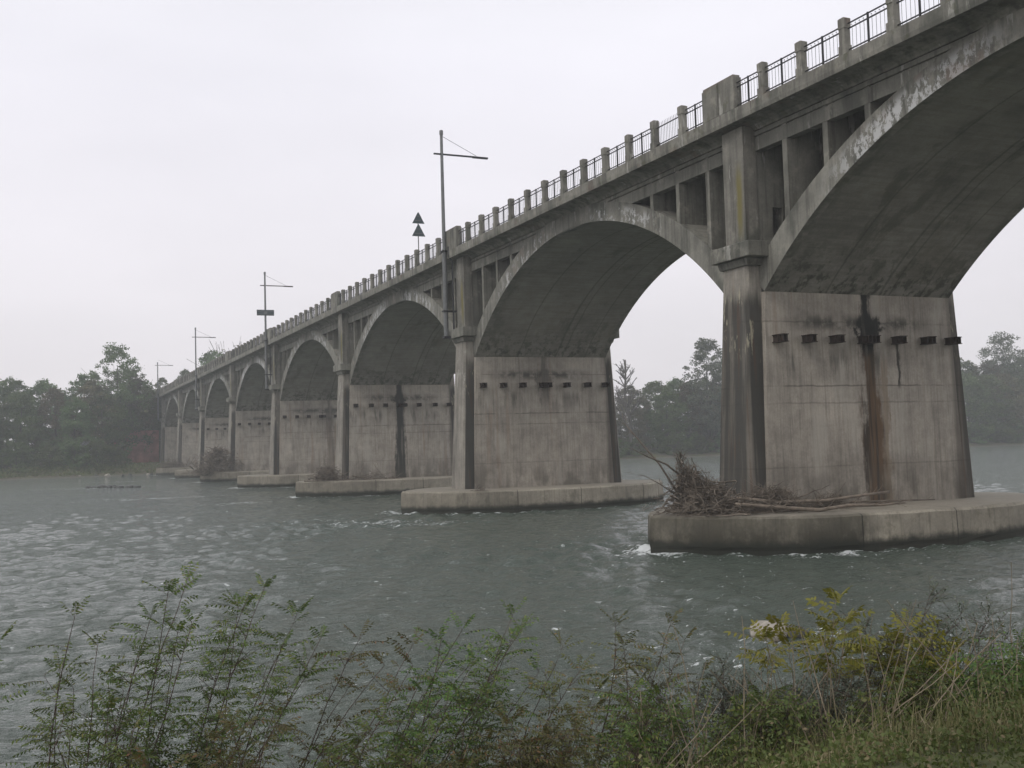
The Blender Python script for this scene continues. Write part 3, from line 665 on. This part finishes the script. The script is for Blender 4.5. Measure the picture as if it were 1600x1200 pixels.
# far bank right of the bridge, seen between and beyond the piers
tree('bare', 93.5, 162, 16.8, 'leafless dead tree standing left of the tall poplar, seen between the first two piers')
tree('poplar0', 109.5, 161, 19.8, 'tall pale poplar rising over the wood, just left of the nearest pier', wide=1.25)
tree('poplar1', 186.5, 165, 22.5, 'broad tall poplar rising over the wood right of the nearest pier')
gr_ = 'hazy trees of the far bank right of the bridge'
X = 42.
while X < 300:
    sh = float(shore(X)); big = np.interp(X, [40, 92, 103, 112, 135, 172, 182, 300], [13, 12.4, 12.6, 14, 16, 16.5, 17.0, 17])
    right = X > 128
    lab = 'hazy tree of the far-bank wood seen right of the nearest pier' if right else 'hazy tree of the far-bank wood seen left of the nearest pier through the arches'
    tree(T.choice(['round0', 'round1', 'round2', 'round3', 'brown0', 'poplar1']), X, sh+T.uniform(4.5, 7), big*T.uniform(.72, .92), lab, gr_+(', right of the nearest pier' if right else ', left of the nearest pier'), wide=1.15)
    tree(T.choice(['round0', 'round1', 'round2', 'round3', 'brown1']), X+3, sh+T.uniform(11, 15), big*T.uniform(.92, 1.05), lab, gr_+(', right of the nearest pier' if right else ', left of the nearest pier'), wide=1.15)
    if T.random() < .75:
        tree('bush%d' % T.randint(0, 1), X+T.uniform(-2, 2), sh+T.uniform(2, 3.5), T.uniform(3, 5), 'low bush at the water edge below the far-bank wood '+('right' if right else 'left')+' of the nearest pier', 'waterside bushes '+('right' if right else 'left')+' of the nearest pier', 'bush', wide=1.3)
    X += T.uniform(5.0, 7.2)
# red brick retaining wall and pale hut in the wood
t = NT('red_brick'); v = t.co(); bt = t.n.new('ShaderNodeTexBrick'); t.l.new(v, bt.inputs['Vector']); bt.inputs['Scale'].default_value = 3.5
mp_ = t.n.new('ShaderNodeMapping'); mp_.inputs['Rotation'].default_value = (math.pi/2, 0, 0); t.l.new(v, mp_.inputs[0]); t.l.new(mp_.outputs[0], bt.inputs['Vector'])
for nm, c in (('Color1', (.30, .105, .085)), ('Color2', (.24, .09, .075)), ('Mortar', (.24, .16, .135))): bt.inputs[nm].default_value = (*c, 1)
c = t.vs(bt.outputs[0], t.ss(t.noise(v, (.7,)*3, 4), .3, .7, .6, 1.3)); c = t.mix(t.ss(t.noise(v, (.4,)*3, 5), .60, .68), c, (.035, .045, .02)); M_BRICK = t.done(c, .9)
mb = MB(); mb.box(-8.2, -.8, 0, .6, -3, 5.6); mb.box(-8.3, -.8, -.05, .65, 5.6, 5.75); o = mb.build('brick_wall', M_BRICK, None, (D, Y1+L*7+2.6, 1.6)); tag(o, 'dark red brick retaining wall beside the far end of the bridge', 'wall')
t = empty('hut', (7.5, 186.6, 1.0)); tag(t, 'small pale hut half hidden in the wood left of the bridge', 'hut')
mb = MB(); mb.box(-.9, .9, 0, 1.8, 0, 4.6); mb.build('wall', plain('pale_render', (.22, .23, .235), .9), t)
mb = MB(); mb.extr([(-1.1, 4.6), (1.1, 4.6), (0, 5.1)], -.3, 2.0); mb.build('roof', plain('hut_roof', (.09, .07, .06), .9), t)

# ------------------------------------------------------------------ rocks
def rock(name, X, Y, z, s, mat, label, group=None, seed=0, flat=.6):
    import bmesh
    bm = bmesh.new(); bmesh.ops.create_icosphere(bm, subdivisions=3, radius=1); r = np.random.RandomState(seed); ph = r.uniform(0, 6.28, (6, 3)); kk = r.uniform(1, 3.2, (6, 3))
    for v_ in bm.verts:
        p = np.array(v_.co); d = 1+.13*sum(math.sin(kk[i]@p*1.3+ph[i, 0]) for i in range(6))/2; q = p*d
        q = np.sign(q)*np.abs(q)**.85; v_.co = (q[0]*s, q[1]*s*.8, q[2]*s*flat)
    me = bpy.data.meshes.new(name); bm.to_mesh(me); bm.free(); me.materials.append(mat)
    for p in me.polygons: p.use_smooth = False
    o = link(bpy.data.objects.new(name, me)); o.location = (X, Y, z); o.rotation_euler.z = r.uniform(0, 6.28); tag(o, label, 'rock', group); return o
M_ROCK = plain('pale_rock', (.32, .29, .25), .9, 0, .25, 5); M_RKD = plain('wet_dark_rock', (.045, .045, .04), .5, 0, .3, 5)
rock('rock', 11.4, 15.2, .02, .36, M_ROCK, 'pale rounded rock sticking out of the water behind the shrubs', seed=3)
rock('rock', 11.75, 15.0, -.02, .26, M_RKD, 'dark wet stone touching the pale rock in the water', seed=9)
for i in range(12):
    a = i/11; rock('rock', 4.8+4.4*a+T.uniform(-.3, .3), 119-5.2*a+T.uniform(-.3, .3), .03, T.uniform(.3, .6), M_RKD, 'small dark stone of the row breaking the surface of the river at left', 'dark stones in a row in the river', seed=20+i, flat=.5)
for i in range(9): rock('rock', 6+i*1.6+T.uniform(-.6, .6), 177.2+T.uniform(-.5, .5), .1, T.uniform(.25, .5), M_ROCK if i % 3 == 0 else M_RKD, ('pale' if i % 3 == 0 else 'grey')+' stone on the far shoreline left of the bridge', ('pale' if i % 3 == 0 else 'grey')+' stones on the far shoreline', seed=50+i)

# ------------------------------------------------------------------ driftwood
M_DRIFT = plain('driftwood', (.15, .125, .10), .9, 0, .55, 3); M_DRIFTP = plain('pale_driftwood', (.20, .165, .13), .85, 0, .25, 6)
def crooked(p, d, l, n, wob, r, sag=0.):
    pts = [Vector(p)]; d = Vector(d).normalized()
    for i in range(n):
        d = (d+Vector((r.gauss(0, wob), r.gauss(0, wob), r.gauss(0, wob)-sag))).normalized(); pts.append(pts[-1]+d*l/n)
    return pts
def heap(parts, seed):      # parts: (cx,cy,z0, sx,sy,h, n, length, rad, dirx, upbias)
    r = random.Random(seed); mb = MB()
    for cx, cy, z0, sx, sy, h, n, ln, rad, dx, up in parts:
        for i in range(n):
            u = r.random()**1.2; k = (1-u)**.5; p = (cx+r.gauss(0, sx*.42)*k, cy+r.gauss(0, sy*.42)*k, z0+u*h); big = i % 17 == 0
            d = (dx+r.gauss(0, .8), r.gauss(0, .7), up+r.gauss(0, .22)); l = ln*r.uniform(.4, 1.2)*(1.5 if big else 1); q = rad*r.uniform(.3, 1.2)*(2.2 if big else 1)
            d_ = Vector(d).normalized(); pts = crooked(Vector(p)-d_*l*.5, d, l, 6, .30 if not big else .13, r, .02); pts = [Vector((a.x, a.y, max(a.z, z0+.01+q))) for a in pts]
            mb.tube(pts, [q*(1-.75*i_/6) for i_ in range(7)], 4)
    return mb
NX, NY = D-3.85, Y1+.95
dp = empty('driftwood_pile', (NX+1.5, NY-.6, 1.09)); tag(dp, 'large tangle of roots and branches piled on the upstream nose of the nearest pier footing', 'driftwood')
heap([(.0, -.2, 0, 1.5, 1.7, .85, 1300, .8, .015, .1, .0), (-.3, .1, .1, .9, 1.1, 1.15, 600, .65, .016, -.1, .15)], 1).build('root_mass', M_DRIFT, dp)
heap([(-.45, .1, .3, .55, .6, 1.2, 300, .5, .012, -.1, .7), (-.65, .1, .7, .32, .4, 1.15, 200, .45, .010, -.15, 1.0)], 2).build('upright_twigs', M_DRIFT, dp)
heap([(1.8, -.7, 0, 2.2, 1.1, .5, 800, .9, .011, .8, .0), (3.9, -.9, 0, 2.2, .8, .25, 420, .8, .009, .9, .0), (2.2, -.9, .2, .6, .6, .45, 320, .45, .010, 0, -.1)], 3).build('brushwood', M_DRIFT, dp)
for nm, pts, rad, lab, mt in (
    ('branch', [(NX+1.7, NY-2.0, 1.42), (NX+2.9, NY-2.2, 1.28), (NX+4.3, NY-2.5, 1.13), (NX+5.4, NY-2.5, 1.22), (NX+6.6, NY-2.6, 1.17), (NX+7.5, NY-2.6, 1.2)], [.045, .055, .06, .05, .035, .015], 'long pale crooked pole lying along the front edge of the nearest footing', M_DRIFTP),
    ('branch', [(NX+2.1, NY-1.5, 1.55), (NX+3.4, NY-1.7, 1.38), (NX+5.0, NY-1.9, 1.35), (NX+6.3, NY-2.0, 1.45), (NX+7.4, NY-2.05, 1.52)], [.05, .055, .05, .045, .04], 'straight grey pole above the crooked one on the nearest footing', M_DRIFTP),
    ('branch', [(NX+6.2, NY-1.7, 1.25), (NX+7.6, NY-1.8, 1.22), (NX+9.4, NY-1.9, 1.18)], [.03, .03, .015], 'thin dark stick lying toward the right part of the nearest footing', M_DRIFT),
    ('branch', [(NX+.9, NY-.2, 1.7), (NX+.35, NY-.1, 2.6), (NX-.15, NY, 3.2), (NX-.5, NY+.05, 3.62), (NX-.72, NY+.05, 3.85)], [.035, .03, .024, .018, .008], 'pale bare branch pointing up and left out of the largest driftwood pile', M_DRIFTP),
    ('branch', [(NX+1.0, NY-.3, 2.2), (NX+.4, NY-.4, 2.6), (NX-.3, NY-.5, 2.85), (NX-.85, NY-.55, 3.1)], [.035, .028, .02, .008], 'dark branch reaching left from the largest driftwood pile below the pale one', M_DRIFT),
    ('branch', [(NX+.6, NY-.5, 1.7), (NX, NY-.6, 2.05), (NX-.5, NY-.6, 2.3), (NX-.7, NY-.65, 2.3)], [.018, .014, .01, .005], 'thin twig sticking out left of the largest driftwood pile just above the water', M_DRIFT)):
    r = random.Random(len(lab)); mb = MB(); P_ = [Vector(p) for p in pts]; mb.tube(P_, rad, 7)
    for i in range(1, len(P_)):
        for _ in range(3):
            a = P_[i-1].lerp(P_[i], r.random()); mb.tube(crooked(a, (P_[i]-P_[i-1]).normalized()+Vector((r.gauss(0, .6), r.gauss(0, .6), abs(r.gauss(0, .4)))), r.uniform(.2, .5), 3, .2, r), [rad[i]*.35, rad[i]*.25, .006, .003], 4)
    tag(mb.build(nm, mt, None, smooth=True), lab, 'branch')
mb = heap([(0, 0, 0, .12, .12, .5, 26, .5, .009, 0, 1.)], 6); tag(mb.build('twig_tuft', M_DRIFT, None, (NX+6.0, NY-1.35, 1.1)), 'small upright tuft of twigs leaning on the nearest pier wall', 'driftwood')
def simple_heap(X, Y, parts, seed, label):
    tag(heap(parts, seed).build('driftwood_pile', M_DRIFT, None, (X, Y, 1.08)), label, 'driftwood')
simple_heap(D-1.9, Y1+48-.5, [(0, 0, 0, 1.3, 1.2, .9, 700, .9, .02, .3, 0), (3, -1, 0, 3, 1., .2, 80, 1.8, .02, 1, 0)], 11, 'small heap of branches on the footing of the third pier')
simple_heap(D-2.2, Y1+96-.4, [(0, 0, 0, 3.2, 2.6, 2.6, 800, 1.3, .035, 0, .1), (-1.6, 0, -.4, 2, 1.5, .8, 120, 1.4, .03, -.5, -.2)], 12, 'tall heap of branches on the footing of the fifth pier')
simple_heap(D-1.5, Y1+144-.5, [(0, 0, 0, 3, 1.5, .9, 260, 1.8, .03, .5, 0)], 13, 'distant low heap of branches on the footing near the brick wall')
simple_heap(D-.8, Y1+24-2.2, [(0, 0, 0, .5, .4, .12, 40, .5, .012, .5, 0)], 14, 'small clump of twigs on the front edge of the second pier footing')

# ------------------------------------------------------------------ foreground shrubs
def leaflet(V, F, p, d, n, ln, wd):
    b = len(V); s = d.cross(n)
    if s.length < 1e-6: return
    s = s.normalized()*wd*.5; k = n*(-ln*.08)
    V += [p, p+d*ln*.35+s+k, p+d*ln*.75+s*.75+k*2, p+d*ln+k*4, p+d*ln*.75-s*.75+k*2, p+d*ln*.35-s+k]; F += [(b, b+1, b+2, b+5), (b+5, b+2, b+3, b+4)] 
def compound(V, F, SB, p, d, ln, r, size):
    """pinnate leaf: rachis with paired leaflets"""
    up = Vector((0, 0, 1)); d = d.normalized(); side = d.cross(up)
    if side.length < .05: side = Vector((1, 0, 0))
    side.normalize(); n = side.cross(d).normalized(); roll = r.gauss(0, .5); n = (n*math.cos(roll)+side*math.sin(roll)).normalized(); side = d.cross(n).normalized()
    k = r.randint(6, 9); q = p; pts = [p]
    for i in range(1, k+1):
        d = (d-up*.055).normalized(); q = q+d*ln/k; pts.append(q)
        if i > 1:
            for sg in (-1, 1):
                if r.random() < .08: continue
                dd = (side*sg+d*r.uniform(.25, .6)-up*r.uniform(0, .45)).normalized(); leaflet(V, F, q, dd, (n+side*sg*.3).normalized(), size*r.uniform(.75, 1.15), size*.36)
    leaflet(V, F, q, d, n, size, size*.42); SB.tube(pts[::3]+[pts[-1]], .0012, 3)
def simple_leaf_twig(V, F, SB, p, d, ln, r, size):
    k = r.randint(6, 10); q = p; pts = [p]
    for i in range(k):
        d = (d+Vector((r.gauss(0, .06), r.gauss(0, .06), .02))).normalized(); q = q+d*ln/k; pts.append(q); a = r.uniform(0, 6.28)
        dd = (d*.8+Vector((math.cos(a), math.sin(a), r.uniform(-.3, .4)))*.8).normalized(); leaflet(V, F, q, dd, Vector((r.gauss(0, .3), r.gauss(0, .3), 1)).normalized(), size*r.uniform(1.2, 2.0), size*.32)
    SB.tube(pts[::3]+[pts[-1]], .0015, 3)
def vec(o): return Vector(o)
def shrub(base, tips, seed, mi, label, dens=1., size=.031, willow=False, low=.28, group=None, dry=False, spread=.14, extra=5):
    r = random.Random(seed); base = Vector(base); e = empty('shrub', base); tag(e, label, 'shrub', group); SB = MB(); V = []; F = []; fn_ = simple_leaf_twig if willow else compound
    allt = [Vector(t_)-base for t_ in tips]
    for _ in range(extra):
        a, b = r.choice(allt), r.choice(allt); allt.append(a.lerp(b, r.random())*r.uniform(.55, .95)+Vector((r.gauss(0, spread), r.gauss(0, spread), r.gauss(0, .06))))
    for tp in allt:
        st = Vector((tp.x*r.uniform(0, .25)+r.gauss(0, .06), tp.y*.1+r.gauss(0, .10), 0)); bend = Vector((r.gauss(0, .05), r.gauss(0, .05), r.uniform(.02, .10))); n = 10; pts = []
        for i in range(n+1):
            q = i/n; pts.append(st.lerp(tp, q)+bend*math.sin(q*math.pi)*1.5+Vector((r.gauss(0, .006), r.gauss(0, .006), 0)))
        rad = .0045+.0015*tp.length; SB.tube(pts, [rad*(1-.75*i/n) for i in range(n+1)], 5); ln = tp.length
        for i in range(n):
            q = (i+.5)/n
            if q < low: continue
            for _ in range(int(round(dens*r.choice([2, 3, 3, 4])))):
                p = pts[i].lerp(pts[i+1], r.random()); a = r.uniform(0, 6.28); ax = (pts[i+1]-pts[i]).normalized(); out = (Vector((math.cos(a), math.sin(a), r.uniform(-.1, .5)))+ax*.5).normalized()
                if r.random() < .40 and q < .92:      # side twig carrying several leaves
                    l2 = r.uniform(.10, .26)*(1.2-q*.6); tw = crooked(p, out+Vector((0, 0, .4)), l2, 3, .12, r); SB.tube(tw, [.0028, .002, .0015, .001], 4)
                    for w_ in tw[1:]:
                        a = r.uniform(0, 6.28); fn_(V, F, SB, w_, Vector((math.cos(a), math.sin(a), r.uniform(0, .5))), r.uniform(.13, .21), r, size)
                else: fn_(V, F, SB, p, out, r.uniform(.14, .24), r, size)
        for _ in range(3):
            a = r.uniform(0, 6.28); fn_(V, F, SB, pts[-1], Vector((math.cos(a)*.5, math.sin(a)*.5, .8)), r.uniform(.09, .15), r, size*.9)
    SB.build('stems', M_DRYS if dry else M_STEM, e)
    link(bpy.data.objects.new('foliage', np_mesh('foliage', np.array([tuple(v_) for v_ in V]), np.array(F), M_LF[mi])), e); return e
def gz_(p, s=0.): return float(ground_h(np.array([p.x*1.]), np.array([p.y*1.]))[0])+s
def SHR(bx, tips, d, seed, mi, label, **k):
    b = at(bx, 1230, d); b.z = gz_(b, -.05)
    shrub(b, [at(x, y, d+random.Random(seed*31+i).uniform(-.35, .35)) for i, (x, y) in enumerate(tips)], seed, mi, label, **k)
SHR(85, [(118, 965), (150, 1010), (95, 1050), (165, 1060)], 7.0, 1, 0, 'thin pinnate-leaved shrub at the far left of the foreground', dens=.7)
SHR(140, [(292, 908), (262, 928), (235, 965), (300, 975), (215, 1030), (190, 1080)], 7.0, 2, 0, 'tall airy green shrub, the left one of the two highest in the foreground', extra=8, dens=1.1)
SHR(225, [(412, 920), (380, 950), (465, 960), (500, 1000), (440, 1010), (340, 1050), (480, 1050)], 7.1, 3, 0, 'dense dark green shrub, the right one of the two highest in the foreground', extra=9, dens=1.6)
SHR(120, [(170, 1110), (100, 1120), (210, 1140)], 6.2, 4, 0, 'low green shrub in the bottom left corner below the tall airy one', extra=4)
SHR(390, [(560, 1000), (600, 1040), (645, 1010), (540, 1080)], 7.3, 5, 1, 'sparse leaning olive shrub right of the dense dark one', low=.5, dens=.8, extra=4)
SHR(500, [(690, 1000), (720, 985), (740, 1030), (660, 1060), (700, 1100)], 7.2, 6, 0, 'mid-height green shrub left of the pale-tipped one', extra=6)
SHR(610, [(800, 962), (815, 985), (780, 1030), (840, 1050), (760, 1090)], 7.4, 7, 0, 'pale-tipped shrub rising near the middle of the foreground', extra=5)
SHR(760, [(880, 1010), (905, 1050), (860, 1090), (930, 1080)], 7.4, 8, 1, 'low brownish shrub right of the pale-tipped one', extra=5, dens=.8)
SHR(890, [(960, 975), (975, 1010), (1000, 1060), (930, 1110)], 7.8, 9, 1, 'slender shrub standing against the water left of the pale rock', extra=4, dens=.7)
SHR(990, [(1045, 975), (1070, 1000), (1095, 1050), (1030, 1080)], 7.8, 10, 1, 'slender brown-stemmed shrub just left of the pale rock', extra=4, dens=.7)
SHR(1245, [(1220, 985), (1235, 1010), (1200, 1000)], 7.0, 11, 2, 'yellow-green sapling directly right of the pale rock', low=.75, dens=.7, extra=0, size=.044, dry=True)
SHR(1265, [(1305, 940), (1320, 975), (1290, 990)], 7.2, 12, 2, 'tallest yellow-leaved sapling on its pale bare stem', low=.75, dens=.8, extra=1, size=.046, dry=True)
SHR(1360, [(1420, 985), (1400, 1000), (1460, 1005), (1490, 1020), (1380, 1040)], 7.3, 13, 2, 'bushy yellowish shrub between the tallest yellow sapling and the willow', low=.5, extra=3, size=.042)
SHR(1400, [(1450, 935), (1500, 960), (1530, 990), (1470, 990), (1350, 985), (1545, 960)], 7.6, 14, 3, 'grey-green willow shrub with narrow leaves at the right', willow=True, low=.45, extra=5)
SHR(1530, [(1560, 1060), (1500, 1070), (1590, 1050), (1540, 1100)], 6.8, 15, 0, 'green shrub below the willow near the right edge', extra=5, size=.038)
SHR(1640, [(1595, 1010), (1610, 1060), (1580, 1100), (1600, 1130)], 6.4, 16, 0, 'dark green shrub cut by the right edge of the picture', extra=4)
SHR(1440, [(1440, 1050), (1400, 1080), (1480, 1070)], 6.6, 31, 0, 'green shrub with pinnate leaves low at the right, left of the one below the willow', extra=5)
SHR(1180, [(1190, 1090), (1230, 1110), (1150, 1120), (1260, 1130)], 6.5, 32, 0, 'green leafy shrub along the bottom edge below the yellow-green sapling', extra=5)
SHR(1020, [(1030, 1090), (1070, 1120), (990, 1110)], 6.8, 33, 0, 'small green shrub along the bottom edge right of centre', extra=5)
SHR(1110, [(1130, 1040), (1160, 1070), (1100, 1090), (1180, 1110)], 7.6, 17, 3, 'small grey-green leafy shrub below the pale rock', willow=True, extra=5, low=.3)
SHR(1300, [(1290, 1060), (1330, 1080), (1250, 1090), (1370, 1070)], 7.0, 18, 3, 'leafy shrub among the bare pale stems at lower right', willow=True, extra=6, low=.3)
SHR(520, [(600, 1130), (560, 1150), (680, 1140), (640, 1170)], 6.4, 19, 0, 'low dark shrub along the bottom edge left of centre', extra=6)
SHR(820, [(800, 1130), (860, 1150), (900, 1130), (760, 1160)], 6.6, 20, 1, 'low brown-green shrub along the bottom edge at centre', extra=7)
SHR(380, [(430, 1120), (360, 1140), (330, 1160)], 6.2, 21, 1, 'low olive shrub along the bottom edge under the dense dark one', extra=3)
SHR(-60, [(-4, 1003), (-30, 1040)], 6.8, 22, 0, 'shrub tip cut by the left edge of the picture', extra=0, dens=.5)

# grass and weeds of the near bank
r = np.random.RandomState(4); V = []; F = []; n = 0
def blades(cnt, s0, s1, a0, a1, h0, h1, w, seed):
    r = np.random.RandomState(seed); s = r.uniform(s0, s1, cnt); a = YAW+np.arctan(r.uniform(a0, a1, cnt)); X = s*np.sin(a)/np.cos(a-YAW); Y = s*np.cos(a)/np.cos(a-YAW)
    cl = vnoise(X, Y, 31, 3, .25); h = r.uniform(h0, h1, cnt)*np.clip(.75+.6*cl, .25, 1.4); Z = ground_h(X, Y); keep = Z > .02; X, Y, Z, h = X[keep], Y[keep], Z[keep], h[keep]
    m_ = len(X); th = r.uniform(0, 6.28, m_); lean = r.uniform(.1, .9, m_); B = np.stack([X, Y, Z-.02], 1); dx = np.stack([np.cos(th), np.sin(th), 0*th], 1); sd_ = np.stack([-np.sin(th), np.cos(th), 0*th], 1)*(w*r.uniform(.6, 1.4, m_))[:, None]
    up = np.array([0, 0, 1.]); p1 = B+up*h[:, None]*.55+dx*(h*lean*.25)[:, None]; p2 = B+up*(h*(1-.3*lean))[:, None]+dx*(h*lean*.75)[:, None]
    i6 = np.arange(m_)[:, None]*6
    return np.stack([B-sd_, B+sd_, p1+sd_*.8, p1-sd_*.8, p2+sd_*.15, p2-sd_*.15], 1).reshape(-1, 3), np.concatenate([i6+np.array([[0, 1, 2, 3]]), i6+np.array([[3, 2, 4, 5]])])
VV = []; FF = []; off = 0
for a in ((22000, 5.6, 9.8, .0, .50, .15, .38, .0026, 1), (3000, 4.5, 9.4, -.3, .02, .08, .2, .0022, 2), (4500, 5.8, 9.4, .0, .5, .30, .62, .0028, 3)):
    v_, f_ = blades(*a); VV.append(v_); FF.append(f_+off); off += len(v_)
rw = np.random.RandomState(77)
def bank_xy(n, s0, s1, t0, t1):
    s_ = rw.uniform(s0, s1, n); tt = rw.uniform(t0, t1, n); return np.outer(s_, np.array(_f)[:2])+np.outer(s_*tt, np.array(_r)[:2]), tt
XY, tt = bank_xy(14000, 5., 9.8, -.1, .50); zg = ground_h(XY[:, 0], XY[:, 1]); P1_ = np.stack([XY[:, 0], XY[:, 1], zg+.10*rw.rand(len(tt))], 1)[zg > .03]
XY, tt = bank_xy(1150, 5., 9.6, -.12, .50); zg = ground_h(XY[:, 0], XY[:, 1]); cl = np.clip(.60+1.1*vnoise(XY[:, 0], XY[:, 1], 55, 4, .35), .12, 1.6); hp = rw.uniform(.12, .62, len(tt))*cl
k_ = 34; u = rw.rand(len(tt), k_); ln_ = rw.normal(0, .30, (len(tt), 1, 2)); off_ = ln_*(hp[:, None]*u)[:, :, None]+rw.normal(0, .035, (len(tt), k_, 2))
P2_ = np.concatenate([XY[:, None, :]+off_, (zg[:, None]+hp[:, None]*u)[:, :, None]], 2)[zg > .03].reshape(-1, 3)
P = np.concatenate([P1_, P2_])
tag(link(bpy.data.objects.new('weeds', leaf_cards('weeds', P, rw, .032, leafmat('weed_leaves', (.075, .105, .028), (.11, .14, .04), (.24, .19, .11), .1)))), 'low leafy weeds covering the near bank at lower right', 'weeds', kind='stuff')
tag(link(bpy.data.objects.new('grass', np_mesh('grass', np.concatenate(VV), np.concatenate(FF), M_GRASS))), 'rough green grass and weeds on the near bank at lower right', 'grass', kind='stuff')
r = random.Random(9); mb = MB()
for i in range(190):
    b = at(r.uniform(930, 1640), 1200, r.uniform(6, 8.4)); b.z = gz_(b); mb.tube(crooked(b, (r.uniform(-.4, .9), r.gauss(0, .3), r.uniform(.3, 1.2)), r.uniform(.4, 1.1), 5, .08, r), [.006, .005, .004, .0035, .003, .002], 4)
for i in range(60):
    b = at(r.uniform(40, 900), 1215, r.uniform(6.2, 7.6)); b.z = gz_(b); mb.tube(crooked(b, (r.uniform(.2, 1.0), r.gauss(0, .2), r.uniform(.6, 1.0)), r.uniform(.5, 1.2), 5, .04, r), [.005, .0045, .004, .0035, .003, .002], 4)
tag(mb.build('dry_stalks', M_DRYS), 'dry bare stalks leaning among the shrubs and grass of the near bank', 'stalks', kind='stuff')
# low growth on the far point bar
r = np.random.RandomState(8); n = 7000; X = r.uniform(-40, 24, n); Y = shore(X)+r.uniform(.6, 6, n); Z = ground_h(X, Y)+r.uniform(0, .8, n)*np.clip((Y-shore(X))/4, .1, 1)
tag(link(bpy.data.objects.new('ground_cover', leaf_cards('ground_cover', np.stack([X, Y, Z], 1), r, .38, leafmat('low_growth', (.09, .12, .045), (.13, .15, .06), (.16, .14, .07), .1)))), 'low grass and weeds on the far point bar at left', 'ground cover', kind='stuff')

# ------------------------------------------------------------------ haze
mb = MB(); mb.box(-145, 345, -35, 325, -4.5, 42)
hm = bpy.data.materials.new('haze'); hm.use_nodes = True; hn = hm.node_tree.nodes; hn.remove(hn['Principled BSDF'])
pv = hn.new('ShaderNodeVolumePrincipled'); pv.inputs['Color'].default_value = (.95, .98, 1, 1); pv.inputs['Density'].default_value = .00105; pv.inputs['Anisotropy'].default_value = .2
hm.node_tree.links.new(pv.outputs[0], hn['Material Output'].inputs['Volume'])
tag(mb.build('haze', hm), 'thin damp haze over the river', 'haze', kind='stuff')
